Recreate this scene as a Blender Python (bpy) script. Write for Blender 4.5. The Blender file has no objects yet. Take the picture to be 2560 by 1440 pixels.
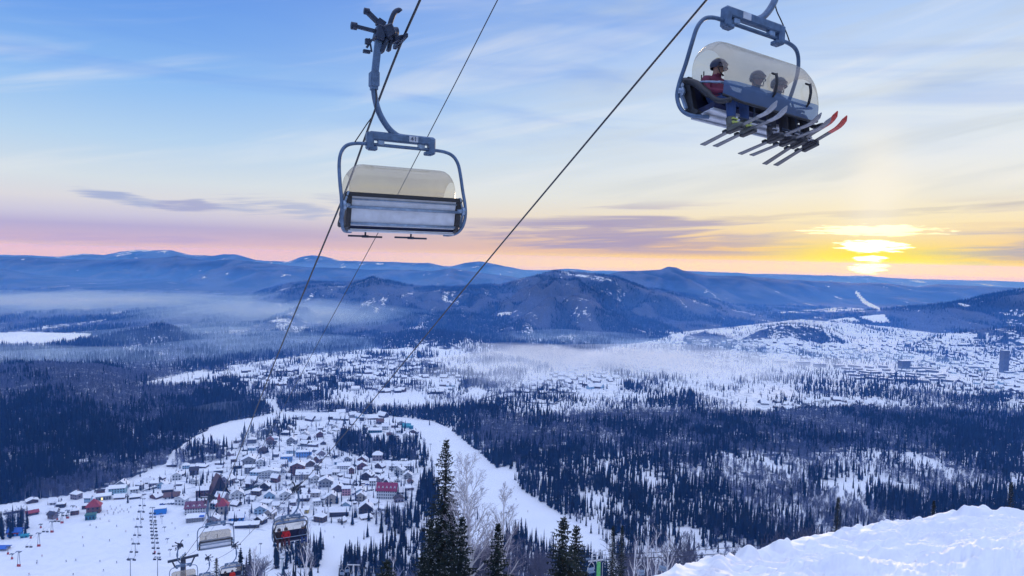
import bpy, bmesh, math, random
import numpy as np
from mathutils import Vector, Matrix, Euler
random.seed(7); RNG = np.random.default_rng(11)
R = math.radians; PI = math.pi
sc = bpy.context.scene
COL = sc.collection

# ------------------------------------------------------------------ camera
F = 24.0 / 36.0 * 2560.0
cd = bpy.data.cameras.new('camera'); cd.lens = 24; cd.sensor_width = 36
cd.clip_start = 0.1; cd.clip_end = 80000
cam = bpy.data.objects.new('camera', cd); COL.objects.link(cam); sc.camera = cam
CR = Euler((R(90 - 2.68), 0, 0)).to_matrix() @ Matrix.Rotation(R(1.3), 3, 'Z')
cam.matrix_world = CR.to_4x4()
CRN = np.array(CR)

def ray(u, v):
    d = CR @ Vector(((u - 1280) / F, -(v - 720) / F, -1.0))
    return d
def at(u, v, y):
    d = ray(u, v); k = y / d.y
    return d * k
def st(u, v):
    d = ray(u, v); return d.x / d.y, d.z / d.y
def proj(x, y, z):
    p = np.stack([np.asarray(x, float), np.asarray(y, float), np.asarray(z, float)], -1) @ CRN
    w = np.maximum(-p[..., 2], 1e-6)
    return 1280 + F * p[..., 0] / w, 720 - F * p[..., 1] / w

# ------------------------------------------------------------------ noise
def _h(ix, iy, seed):
    n = (ix.astype(np.int64) * 374761393 + iy.astype(np.int64) * 668265263 + seed * 1442695041) & 0x7fffffff
    n = ((n ^ (n >> 13)) * 1274126177) & 0x7fffffff
    n = (n ^ (n >> 16)) & 0xffff
    return n / 65535.0
def vnoise(x, y, seed=0):
    x = np.asarray(x, float); y = np.asarray(y, float)
    ix = np.floor(x); iy = np.floor(y); fx = x - ix; fy = y - iy
    fx = fx * fx * (3 - 2 * fx); fy = fy * fy * (3 - 2 * fy)
    a = _h(ix, iy, seed); b = _h(ix + 1, iy, seed); c = _h(ix, iy + 1, seed); d = _h(ix + 1, iy + 1, seed)
    return (a * (1 - fx) + b * fx) * (1 - fy) + (c * (1 - fx) + d * fx) * fy * 1.0
def fbm(x, y, seed=0, oct=4):
    s = 0; a = 0.5; t = 0
    for k in range(oct):
        s = s + a * (vnoise(x, y, seed + k * 17) * 2 - 1); t += a
        x = np.asarray(x) * 2.03 + 3.1; y = np.asarray(y) * 2.03 - 1.7; a *= 0.5
    return s / t
def sstep(a, b, x):
    t = np.clip((np.asarray(x, float) - a) / (b - a), 0, 1); return t * t * (3 - 2 * t)
def inpoly(u, v, poly):
    u = np.asarray(u, float); v = np.asarray(v, float)
    r = np.zeros(u.shape, bool); n = len(poly)
    for i in range(n):
        x1, y1 = poly[i]; x2, y2 = poly[(i + 1) % n]
        c = ((y1 > v) != (y2 > v)) & (u < (x2 - x1) * (v - y1) / ((y2 - y1) or 1e-9) + x1)
        r ^= c
    return r

# ------------------------------------------------------------------ materials
MATS = {}
def nd(nt, typ, **kw):
    n = nt.nodes.new(typ)
    for k, v in kw.items(): setattr(n, k, v)
    return n
def mat(name, col, rough=0.7, metal=0.0, var=0.25, scale=3.0, bump=0.0, emit=None, col2=None, spec=0.5, coord='Object'):
    if name in MATS: return MATS[name]
    m = bpy.data.materials.new(name); m.use_nodes = True; nt = m.node_tree
    b = nt.nodes['Principled BSDF']
    tc = nd(nt, 'ShaderNodeTexCoord'); nz = nd(nt, 'ShaderNodeTexNoise')
    nz.inputs['Scale'].default_value = scale; nz.inputs['Detail'].default_value = 4
    nt.links.new(tc.outputs[coord], nz.inputs['Vector'])
    mx = nd(nt, 'ShaderNodeMix', data_type='RGBA')
    c2 = col2 or tuple(max(0, c * (1 - var)) for c in col)
    c1 = col if col2 else tuple(min(1, c * (1 + var * 0.5)) for c in col)
    mx.inputs[6].default_value = (*c1, 1); mx.inputs[7].default_value = (*c2, 1)
    rp = nd(nt, 'ShaderNodeMapRange'); rp.inputs[1].default_value = 0.35; rp.inputs[2].default_value = 0.65
    nt.links.new(nz.outputs['Fac'], rp.inputs[0]); nt.links.new(rp.outputs[0], mx.inputs[0])
    nt.links.new(mx.outputs[2], b.inputs['Base Color'])
    b.inputs['Roughness'].default_value = rough; b.inputs['Metallic'].default_value = metal
    b.inputs['Specular IOR Level'].default_value = spec
    if bump:
        bp = nd(nt, 'ShaderNodeBump'); bp.inputs['Strength'].default_value = bump
        nt.links.new(nz.outputs['Fac'], bp.inputs['Height']); nt.links.new(bp.outputs[0], b.inputs['Normal'])
    if emit:
        b.inputs['Emission Color'].default_value = (*emit[0], 1); b.inputs['Emission Strength'].default_value = emit[1]
    MATS[name] = m; return m

SNOW = mat('snow', (0.86, 0.88, 0.92), 0.65, var=0.05, scale=0.6, spec=0.3)
STEEL = mat('painted_steel', (0.10, 0.165, 0.27), 0.42, 0.35, var=0.25, scale=7)
DSTEEL = mat('dark_steel', (0.03, 0.045, 0.08), 0.45, 0.4, var=0.3, scale=9)
GALV = mat('galvanised', (0.25, 0.34, 0.46), 0.35, 0.5, var=0.2, scale=12)
PANEL = mat('white_panel', (0.60, 0.64, 0.70), 0.35, 0.15, var=0.12, scale=5)
BLACK = mat('black_plastic', (0.018, 0.02, 0.026), 0.5, var=0.3, scale=9)
NAVY = mat('navy_upholstery', (0.012, 0.02, 0.07), 0.75, var=0.3, scale=8)
CABLE = mat('steel_rope', (0.055, 0.06, 0.07), 0.5, 0.5, var=0.5, scale=60)

# ------------------------------------------------------------------ mesh building
class MB:
    def __init__(s): s.v = []; s.f = []; s.m = []; s.smooth = []
    def add(s, vs, fs, mi=0, sm=False):
        o = len(s.v); s.v += [tuple(p) for p in vs]
        for f in fs: s.f.append([i + o for i in f]); s.m.append(mi); s.smooth.append(sm)
        return s
    def box(s, c, size, rot=None, mi=0, bev=0.0):
        hx, hy, hz = size[0] / 2, size[1] / 2, size[2] / 2
        if bev:
            b = min(bev, hx * .8, hy * .8, hz * .8)
            vs = []
            for sz in (-1, 1):
                for k, (ax, ay) in enumerate(((-1, -1), (1, -1), (1, 1), (-1, 1))):
                    vs += [Vector((ax * (hx - b), ay * hy, sz * (hz - b))), Vector((ax * hx, ay * (hy - b), sz * (hz - b))), Vector((ax * (hx - b), ay * (hy - b), sz * hz))]
            bm = bmesh.new(); [bm.verts.new(p) for p in vs]
            r = bmesh.ops.convex_hull(bm, input=list(bm.verts)); bm.verts.ensure_lookup_table(); bm.verts.index_update()
            fs = [[v.index for v in f.verts] for f in bm.faces]; vs = [v.co.copy() for v in bm.verts]; bm.free()
        else:
            vs = [Vector((sx * hx, sy * hy, sz * hz)) for sz in (-1, 1) for sy in (-1, 1) for sx in (-1, 1)]
            fs = [(0, 2, 3, 1), (4, 5, 7, 6), (0, 1, 5, 4), (2, 6, 7, 3), (0, 4, 6, 2), (1, 3, 7, 5)]
        if rot is not None:
            m = rot if isinstance(rot, Matrix) else Euler(rot).to_matrix()
            vs = [m @ p for p in vs]
        c = Vector(c); return s.add([p + c for p in vs], fs, mi)
    def tube(s, path, r, n=8, mi=0, cap=True, closed=False):
        path = [Vector(p) for p in path]; L = len(path)
        rs = r if isinstance(r, (list, tuple)) else [r] * L
        t0 = (path[1] - path[0]).normalized()
        a = t0.orthogonal().normalized(); vs = []; fs = []
        for i, p in enumerate(path):
            if closed: t = (path[(i + 1) % L] - path[i - 1]).normalized()
            else: t = (path[min(i + 1, L - 1)] - path[max(i - 1, 0)]).normalized()
            a = (a - t * a.dot(t)); a = a.normalized() if a.length > 1e-6 else t.orthogonal().normalized()
            b = t.cross(a)
            for k in range(n):
                w = 2 * PI * k / n; vs.append(p + (a * math.cos(w) + b * math.sin(w)) * rs[i])
        for i in range(L if closed else L - 1):
            j = (i + 1) % L
            for k in range(n):
                k2 = (k + 1) % n; fs.append((i * n + k, i * n + k2, j * n + k2, j * n + k))
        if cap and not closed: fs += [tuple(range(n))[::-1], tuple(range((L - 1) * n, L * n))]
        return s.add(vs, fs, mi, True)
    def bar(s, a, b, w, h=None, mi=0):
        a = Vector(a); b = Vector(b); d = b - a
        q = d.to_track_quat('Y', 'Z').to_matrix()
        return s.box((a + b) / 2, (w, d.length, h or w), q, mi)
    def ball(s, c, r, n=10, m=6, mi=0, sc3=(1, 1, 1), rot=None):
        vs = []; fs = []; c = Vector(c)
        for i in range(m + 1):
            th = PI * i / m
            for k in range(n):
                ph = 2 * PI * k / n
                p = Vector((math.sin(th) * math.cos(ph) * sc3[0], math.sin(th) * math.sin(ph) * sc3[1], math.cos(th) * sc3[2])) * r
                if rot is not None: p = rot @ p
                vs.append(c + p)
        for i in range(m):
            for k in range(n):
                k2 = (k + 1) % n; fs.append((i * n + k, (i + 1) * n + k, (i + 1) * n + k2, i * n + k2))
        return s.add(vs, fs, mi, True)
    def cyl(s, c, r, h, axis='Z', n=14, mi=0):
        c = Vector(c); d = {'X': Vector((1, 0, 0)), 'Y': Vector((0, 1, 0)), 'Z': Vector((0, 0, 1))}[axis] if isinstance(axis, str) else Vector(axis).normalized()
        return s.tube([c - d * h / 2, c + d * h / 2], r, n, mi)
    def prism(s, poly, x0, x1, axis='X', mi=0):
        n = len(poly); vs = []
        for x in (x0, x1):
            for a, b in poly:
                vs.append((x, a, b) if axis == 'X' else (a, x, b) if axis == 'Y' else (a, b, x))
        fs = [tuple(range(n))[::-1], tuple(range(n, 2 * n))] + [(k, (k + 1) % n, n + (k + 1) % n, n + k) for k in range(n)]
        return s.add(vs, fs, mi)
    def mesh(s, name, mats, fix=True):
        me = bpy.data.meshes.new(name); me.from_pydata(s.v, [], s.f)
        for m in (mats if isinstance(mats, (list, tuple)) else [mats]): me.materials.append(m)
        me.polygons.foreach_set('material_index', s.m); me.polygons.foreach_set('use_smooth', s.smooth)
        if fix:
            bm = bmesh.new(); bm.from_mesh(me); bmesh.ops.recalc_face_normals(bm, faces=bm.faces); bm.to_mesh(me); bm.free()
        me.update(); return me
    def build(s, name, mats, parent=None, fix=True):
        return link(name, s.mesh(name, mats, fix), parent)
def link(name, data, parent=None):
    o = bpy.data.objects.new(name, data); COL.objects.link(o)
    if parent is not None: o.parent = parent
    return o
def fastmesh(name, V, Fa, mats, cols=None, smooth=False, uvattr=None, midx=None):
    me = bpy.data.meshes.new(name); k = Fa.shape[1]; n = len(Fa)
    me.vertices.add(len(V)); me.vertices.foreach_set('co', np.ascontiguousarray(V, np.float32).ravel())
    me.loops.add(n * k); me.loops.foreach_set('vertex_index', np.ascontiguousarray(Fa, np.int32).ravel())
    me.polygons.add(n); me.polygons.foreach_set('loop_start', np.arange(0, n * k, k, dtype=np.int32))
    me.polygons.foreach_set('use_smooth', np.full(n, smooth))
    for m in (mats if isinstance(mats, (list, tuple)) else [mats]): me.materials.append(m)
    if midx is not None: me.polygons.foreach_set('material_index', np.ascontiguousarray(midx, np.int32))
    me.update(calc_edges=True)
    if cols is not None:
        for nm, arr in cols.items():
            if arr.ndim == 1:
                a = me.attributes.new(nm, 'FLOAT', 'POINT'); a.data.foreach_set('value', np.ascontiguousarray(arr, np.float32))
            else:
                a = me.attributes.new(nm, 'FLOAT_COLOR', 'POINT')
                c4 = np.ones((len(arr), 4), np.float32); c4[:, :3] = arr; a.data.foreach_set('color', c4.ravel())
    me.validate(); return me
def tag(o, label=None, cat=None, group=None, kind=None):
    if label: o['label'] = label
    if cat: o['category'] = cat
    if group: o['group'] = group
    if kind: o['kind'] = kind
    return o
def thing(name, label, cat, loc=(0, 0, 0), rot=(0, 0, 0), group=None):
    o = bpy.data.objects.new(name, None); COL.objects.link(o); o.empty_display_size = .3
    o.location = loc; o.rotation_euler = rot
    return tag(o, label, cat, group)
def copy_tree(o, parent=None):
    c = o.copy(); COL.objects.link(c); c.parent = parent
    for ch in list(o.children): copy_tree(ch, c)
    return c
def bez(pts, n=10):
    """Catmull-Rom through the points"""
    P = [Vector(p) for p in pts]; P = [P[0] * 2 - P[1]] + P + [P[-1] * 2 - P[-2]]; out = []
    for i in range(1, len(P) - 2):
        for k in range(n):
            t = k / n; a, b, c, d = P[i - 1], P[i], P[i + 1], P[i + 2]
            out.append(0.5 * ((2 * b) + (c - a) * t + (2 * a - 5 * b + 4 * c - d) * t * t + (3 * b - 3 * c + d - a) * t ** 3))
    out.append(P[-2]); return out

# ------------------------------------------------------------------ terrain
BY = np.array([0, 3, 30, 420, 490, 560, 800, 1150, 1700, 2150, 2840, 3900, 5400, 9000, 16500, 30000.])
BZ = np.array([-1.9, -3.2, -17.5, -226, -256, -264, -273, -286, -311, -331, -351, -366, -381, -395, -405, -420.])
def zbase(s, y): return np.interp(y, BY, BZ)
RIDGES = []
def ridge(pts, yc, wf, wb, rough=0.0, power=1.0, spur=0.3, spx=500.):
    S = []; T = []
    for u, v in pts:
        a, b = st(u, v); S.append(a); T.append(b)
    RIDGES.append((np.array(S), np.array(T), yc, wf, wb, rough, power, spur, spx))
FARC = [(-500, 640), (-200, 632), (0, 637), (150, 641), (210, 634), (260, 637), (300, 628), (350, 624), (430, 625), (470, 636), (530, 640), (560, 636), (590, 636), (640, 650), (720, 654), (750, 643), (780, 639), (810, 641), (850, 652), (940, 654), (1000, 656), (1070, 656), (1110, 665), (1130, 665), (1160, 657), (1200, 653), (1240, 660), (1310, 674), (1360, 675), (1420, 672), (1480, 676), (1700, 677), (1780, 680), (1900, 685), (2020, 687), (2100, 690), (2170, 689), (2230, 696), (2350, 700), (2450, 701), (2560, 706), (3100, 715)]
ridge(FARC, 15000, 2600, 1500, 0, 1.0, .35, 900)
ridge([(-500, 655), (0, 641), (80, 642), (150, 648), (280, 650), (400, 645), (443, 640), (500, 650), (530, 652), (571, 647), (620, 651), (680, 660), (760, 668), (860, 670), (960, 674), (1080, 677), (1130, 671), (1240, 686), (1330, 700), (1500, 740)], 9800, 2800, 1400, 0, 1.0, .45, 700)
ridge([(-500, 690), (0, 672), (120, 690), (250, 700), (420, 700), (560, 720), (700, 740), (800, 760)], 7600, 2000, 1200, 0, 1.0, .4, 500)
ridge([(1380, 720), (1500, 690), (1560, 679), (1650, 675), (1670, 667), (1690, 669), (1710, 677), (1770, 689), (1860, 690), (1940, 698), (2130, 708), (2200, 707), (2290, 717), (2350, 711), (2460, 716), (2560, 722), (3100, 740)], 8600, 2600, 1300, 0, 1.0, .4, 600)
ridge([(500, 800), (560, 762), (640, 732), (720, 713), (780, 706), (860, 710), (905, 700), (930, 692), (960, 701), (1060, 718), (1150, 717), (1250, 716), (1310, 697), (1390, 677), (1450, 681), (1540, 693), (1620, 720), (1700, 735), (1800, 755), (1900, 790), (1980, 830)], 5600, 2400, 1300, 0, 1.15, .75, 380)
ridge([(1930, 830), (2000, 800), (2080, 786), (2180, 775), (2370, 760), (2420, 750), (2470, 738), (2560, 724), (3000, 690)], 4300, 1100, 900, 0, 1.0, .35, 350)
ridge([(1790, 880), (1850, 845), (1900, 822), (1960, 809), (2010, 811), (2080, 826), (2130, 850), (2200, 880)], 3000, 260, 300, 0, 1.0, .2, 160)
ridge([(2280, 860), (2360, 838), (2450, 826), (2560, 820), (2900, 810)], 2900, 300, 300, 0, 1.0, .3, 160)
ridge([(820, 905), (900, 862), (960, 843), (1060, 831), (1100, 828), (1130, 837), (1200, 851), (1300, 876), (1400, 905), (1460, 930)], 2650, 430, 330, 0, 1.0, .2, 160)
ridge([(60, 900), (150, 856), (230, 840), (300, 826), (350, 820), (395, 814), (430, 822), (500, 846), (560, 868), (620, 900)], 2720, 430, 330, 0, 1.0, .2, 180)
ridge([(-500, 960), (0, 936), (120, 925), (250, 927), (330, 950), (420, 963), (560, 986), (640, 1006), (720, 1040), (780, 1080)], 1480, 760, 260, 0, .8, .25, 120)
def height(s, y, fine=True):
    s = np.asarray(s, float); y = np.asarray(y, float)
    s, y = np.broadcast_arrays(s, y)
    x = s * y; zb = zbase(s, y)
    far = sstep(350, 700, y)
    zb = zb + far * (5 * fbm(x / 180, y / 260, 3, 3) + 1.0 * fbm(x / 40, y / 50, 5, 2))
    zb = zb + (1 - far) * sstep(20, 60, y) * 1.2 * (fbm(x / 14, y / 14, 8, 3) - .6)
    z = zb.copy()
    for S, T, yc, wf, wb, rough, pw, spur, spx in RIDGES:
        zc = np.interp(s, S, T * yc) + (yc * .0011 * fbm(s * 34, s * 0 + yc, 23, 4) if yc > 4000 else 0)
        edge = sstep(S[0] - .02, S[0] + .02, s) * (1 - sstep(S[-1] - .02, S[-1] + .02, s))
        if not np.any(edge > 0): continue
        zr = np.interp(yc, BY, BZ)
        hgt = np.maximum(zc - zr, 0) * edge
        d = np.where(y < yc, (yc - y) / wf, (y - yc) / wb)
        k = 1 - np.abs(np.clip(d, 0, 1) * 2 - 1)
        n = fbm(x / spx, y / (spx * 2.2), int(yc) % 97, 4)
        d2 = np.clip(d + spur * n * np.clip(d * 3, 0, 1) * np.where(d < 1.3, 1, 0), 0, 1)
        sh = (0.5 + 0.5 * np.cos(PI * d2)) ** pw
        if yc > 2500 and yc < 12000:
            rg = 1 - 2 * np.abs(fbm(x / 330 + .35 * fbm(x / 700, y / 900, 31, 2), y / 900, 37, 4))
            sh = sh + .30 * (rg - .55) * 4 * sh * (1 - sh) * np.clip(d * 4, 0, 1)
        z = np.maximum(z, zb + hgt * sh + 0 * k)
    return z
YS = np.concatenate([np.geomspace(1.2, 300, 90)[:-1], np.geomspace(300, 6600, 560)[:-1], np.geomspace(6600, 17500, 200)])
SS = np.linspace(-1.15, 1.15, 860)
# ground lookup
def hit(u, v, ymin=300, ymax=16000):
    s, t = st(u, v)
    ys = np.geomspace(ymin, ymax, 900); g = height(np.full_like(ys, s), ys) - t * ys
    k = np.argmax(g >= 0)
    if g[k] < 0: return None
    if k == 0: y = ys[0]
    else:
        a = g[k - 1]; b = g[k]; y = ys[k - 1] + (ys[k] - ys[k - 1]) * (-a) / (b - a)
    return Vector((s * y, y, float(height(np.array([s]), np.array([y]))[0])))
def hits(uv, ymin=300, ymax=16000): return [hit(u, v, ymin, ymax) for u, v in uv]
def gz(x, y): return float(height(np.array([x / y]), np.array([y]))[0])

# ------------------------------------------------------------------ land cover (share of trees), traced on the ground
COVER = [  # polygon, value, ymin, ymax
 ([(-300, 960), (0, 945), (120, 933), (250, 930), (340, 957), (430, 967), (560, 988), (640, 1008), (690, 1030), (640, 1045), (560, 1058), (500, 1085), (430, 1130), (415, 1160), (340, 1190), (300, 1212), (180, 1238), (60, 1252), (0, 1262), (-300, 1290)], .96, 400, 1600),
 ([(520, 1070), (580, 1052), (660, 1040), (700, 1050), (640, 1065), (560, 1095), (530, 1105)], .0, 400, 1600),
 ([(1130, 1078), (1180, 1055), (1290, 1045), (1500, 1032), (1700, 1028), (1900, 1035), (2150, 1022), (2560, 1035), (2900, 1035), (2900, 1130), (1500, 1130), (1300, 1160), (1230, 1160), (1170, 1110)], .93, 400, 1700),
 ([(1230, 1160), (1300, 1160), (1500, 1130), (2900, 1130), (2900, 1480), (1620, 1480), (1540, 1400), (1530, 1370), (1500, 1345), (1400, 1285), (1320, 1235), (1265, 1190)], .69, 380, 1700),
 ([(690, 1000), (760, 1012), (1000, 1025), (1180, 1022), (1290, 1003), (1500, 1012), (1600, 1005), (1640, 1018), (1300, 1046), (1180, 1055), (1120, 1070), (1080, 1052), (950, 1038), (850, 1032), (700, 1030)], .85, 700, 1900),
 ([(830, 1098), (900, 1088), (960, 1112), (1040, 1102), (1060, 1138), (1050, 1150), (980, 1152), (900, 1142), (845, 1125)], .95, 500, 1600),
 ([(600, 1085), (640, 1070), (700, 1058), (745, 1060), (700, 1092), (640, 1107), (600, 1125)], .6, 500, 1600),
 ([(440, 1135), (520, 1105), (575, 1120), (560, 1150), (480, 1160), (430, 1172)], .8, 500, 1600),
 ([(1055, 1195), (1085, 1185), (1110, 1280), (1075, 1310), (1040, 1250)], .7, 400, 1600),
 ([(1040, 1130), (1060, 1118), (1085, 1170), (1060, 1185)], .35, 400, 1600),
 ([(845, 1480), (850, 1420), (900, 1390), (960, 1365), (1000, 1345), (1050, 1320), (1100, 1310), (1110, 1480)], .62, 380, 800),
 ([(930, 1300), (1000, 1280), (1060, 1270), (1090, 1320), (1000, 1340), (940, 1330)], .45, 380, 900),
 ([(1250, 1480), (1265, 1345), (1300, 1340), (1400, 1385), (1490, 1405), (1540, 1480)], .75, 380, 900),
 ([(680, 1390), (700, 1360), (760, 1345), (810, 1370), (800, 1420), (690, 1425)], .55, 400, 800),
 ([(0, 1330), (15, 1300), (60, 1290), (75, 1330), (40, 1345), (0, 1350)], .5, 400, 900),
]
SNOWPATCH = [([(1225, 795), (1250, 780), (1295, 778), (1280, 800)], .25), ([(1395, 678), (1460, 683), (1540, 700), (1530, 712), (1470, 695), (1400, 686)], .45),
 ([(2136, 729), (2142, 728), (2165, 752), (2200, 770), (2200, 776), (2185, 774), (2155, 755)], 0.), ([(2388, 759), (2400, 758), (2470, 775), (2560, 786), (2560, 793), (2465, 780)], .05),
 ([(1900, 784), (2000, 776), (2100, 768), (2170, 772), (2160, 779), (1990, 782)], .15), ([(2070, 800), (2210, 785), (2225, 805), (2080, 808)], .05),
 ([(690, 800), (730, 780), (800, 790), (810, 830), (740, 845), (690, 835)], .55), ([(180, 742), (250, 735), (360, 745), (350, 752), (200, 752)], .55),
 ([(430, 886), (360, 874), (300, 868), (310, 875), (370, 884)], .2), ([(1180, 880), (1195, 868), (1205, 866), (1190, 895), (1180, 900)], .1), ([(1030, 872), (1055, 860), (1075, 858), (1045, 880)], .2),
 ([(140, 772), (170, 774), (230, 776), (225, 772), (150, 769)], .2), ([(420, 765), (455, 766), (455, 763)], .2)]
VILLAGE = [(330, 1222), (420, 1185), (520, 1150), (600, 1100), (690, 1075), (800, 1060), (900, 1050), (1000, 1060), (1060, 1090), (1080, 1180), (1060, 1270), (940, 1300), (850, 1320), (760, 1310), (640, 1330), (560, 1310), (470, 1290), (400, 1245), (330, 1240)]
RUN = [(1040, 1075), (1100, 1060), (1130, 1080), (1200, 1130), (1260, 1190), (1400, 1285), (1530, 1370), (1500, 1400), (1400, 1370), (1300, 1320), (1200, 1290), (1120, 1230), (1085, 1150)]
PISTE = [(-200, 1500), (-200, 1370), (60, 1345), (130, 1300), (200, 1290), (290, 1262), (400, 1262), (480, 1310), (600, 1335), (680, 1345), (680, 1500)]
PLAIN = [(330, 965), (400, 948), (500, 925), (640, 905), (860, 878), (980, 868), (1060, 855), (1130, 858), (1250, 880), (1400, 905), (1320, 950), (1200, 985), (1230, 1000), (1000, 1018), (700, 1000), (600, 985), (420, 962)]
TOWN = [(1180, 1005), (1200, 985), (1320, 950), (1400, 905), (1500, 872), (1640, 850), (1700, 830), (1850, 815), (2000, 798), (2080, 804), (2230, 818), (2330, 832), (2560, 840), (2900, 835), (2900, 1035), (2560, 1035), (2150, 1020), (1900, 1032), (1700, 1026), (1500, 1030), (1300, 1044)]
KNOLLS = [([(900, 864), (960, 845), (1060, 832), (1100, 829), (1130, 838), (1200, 852), (1280, 874), (1180, 880), (1050, 868), (960, 874)], .82), ([(1850, 850), (1900, 825), (1950, 813), (2010, 814), (2080, 832), (2125, 860), (2060, 858), (1980, 845), (1900, 850)], .8), ([(1710, 840), (1760, 830), (1850, 850), (1830, 880), (1740, 880), (1705, 868)], .85), ([(2380, 850), (2450, 838), (2560, 836), (2560, 870), (2440, 868)], .75), ([(1840, 850), (1900, 850), (1920, 890), (1860, 892)], .5),
 ([(1500, 1010), (1620, 1000), (1750, 1003), (1850, 1015), (1800, 1024), (1520, 1024)], .4), ([(1880, 945), (1990, 940), (2100, 955), (2180, 968), (2100, 972), (1900, 955)], .42), ([(2090, 985), (2300, 978), (2460, 1000), (2560, 1020), (2560, 1032), (2300, 1005)], .45), ([(2440, 985), (2520, 985), (2520, 1005), (2450, 1005)], .7)]
def cover(x, y, z):
    u, v = proj(x, y, z)
    c = np.where(y > 1350, .9, .012)
    c = np.where((y < 380), .0, c)
    c = np.where((y < 1350) & inpoly(u, v, VILLAGE), .085, c)
    c = np.where((y < 1350) & inpoly(u, v, PISTE), 0, c); c = np.where((y < 1350) & inpoly(u, v, RUN), 0, c)
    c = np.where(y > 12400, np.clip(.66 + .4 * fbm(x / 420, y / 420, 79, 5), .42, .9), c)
    for p, val, y0, y1 in COVER:
        m = inpoly(u, v, p) & (y > y0) & (y < y1); c = np.where(m, val, c)
    n1 = fbm(x / 70, y / 110, 41, 4)
    m = inpoly(u, v, PLAIN) & (y > 900); c = np.where(m, np.clip(.30 + 1.5 * n1, 0.03, .85), c)
    m = inpoly(u, v, TOWN) & (y > 900); c = np.where(m, np.clip(.13 + .6 * fbm(x / 100, y / 160, 43, 3), 0.03, .5), c)
    for p, val in KNOLLS: c = np.where(inpoly(u, v, p) & (y > 900), val, c)
    hill = (y > 2300) & (c > .7)
    n2 = fbm(x / 90, y / 420, 51, 5)
    c = np.where(hill, np.clip(c - np.clip(n2 - .16, 0, 1) * 1.0, .45, .97), c)
    pn = fbm(x / 60, y / 160, 57, 3)
    c = np.where((y > 6200) & (c > .5), np.clip(.96 + .22 * fbm(x / 300, y / 700, 77, 5), .78, .98), c)
    c = np.where((y > 1800) & inpoly(u, v, [(-200, 866), (-200, 838), (60, 830), (230, 834), (225, 842), (190, 853), (110, 864)]), 0, c)
    for p, val in SNOWPATCH: c = np.where(inpoly(u, v, p) & (y > 1800), val if val == 0 else np.clip(val + .12 + 1.6 * np.clip(pn, -.1, 1), 0, .9), c)
    # clearings inside the lower slope forest
    low = (c > .55) & (c < .7) & (y < 1300)
    n3 = fbm(x / 45, y / 60, 61, 3)
    c = np.where(low, np.clip(c - 1.35 * np.clip(n3 - .06, 0, 1), .05, 1), c)
    return c

def farbirch(x, y):
    rg = 1 - 2 * np.abs(fbm(x / 330 + .35 * fbm(x / 700, y / 900, 31, 2), y / 900, 37, 4))
    return sstep(.30, .95, rg + .25 * fbm(x / 90, y / 160, 39, 3))
def build_terrain():
    S, Y = np.meshgrid(SS, YS)
    Z = height(S, Y); X = S * Y
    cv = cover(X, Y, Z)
    bir = np.where(Y > 2600, farbirch(X, Y), sstep(-.12, .25, fbm(X / 120, Y / 180, 71, 3)))
    uu, vv = proj(X, Y, Z); trod = (inpoly(uu, vv, VILLAGE) & (Y < 1400)) * 1.0 + (inpoly(uu, vv, TOWN) & (Y > 900)) * 1.0 + (inpoly(uu, vv, PISTE) & (Y < 1000)) * .15
    nr, nc = S.shape
    idx = np.arange(nr * nc).reshape(nr, nc)
    Fa = np.stack([idx[:-1, :-1], idx[:-1, 1:], idx[1:, 1:], idx[1:, :-1]], -1).reshape(-1, 4)
    V = np.stack([X, Y, Z], -1).reshape(-1, 3)
    tx = cv * (.60 + .40 * sstep(1700, 4200, Y))  # ground colour darkened under the woods, for brush and painted-in tree shade
    return fastmesh('ground', V, Fa, ground_mat(), {'cover': tx.ravel(), 'birch': bir.ravel(), 'trod': trod.ravel()}, smooth=True)
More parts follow.
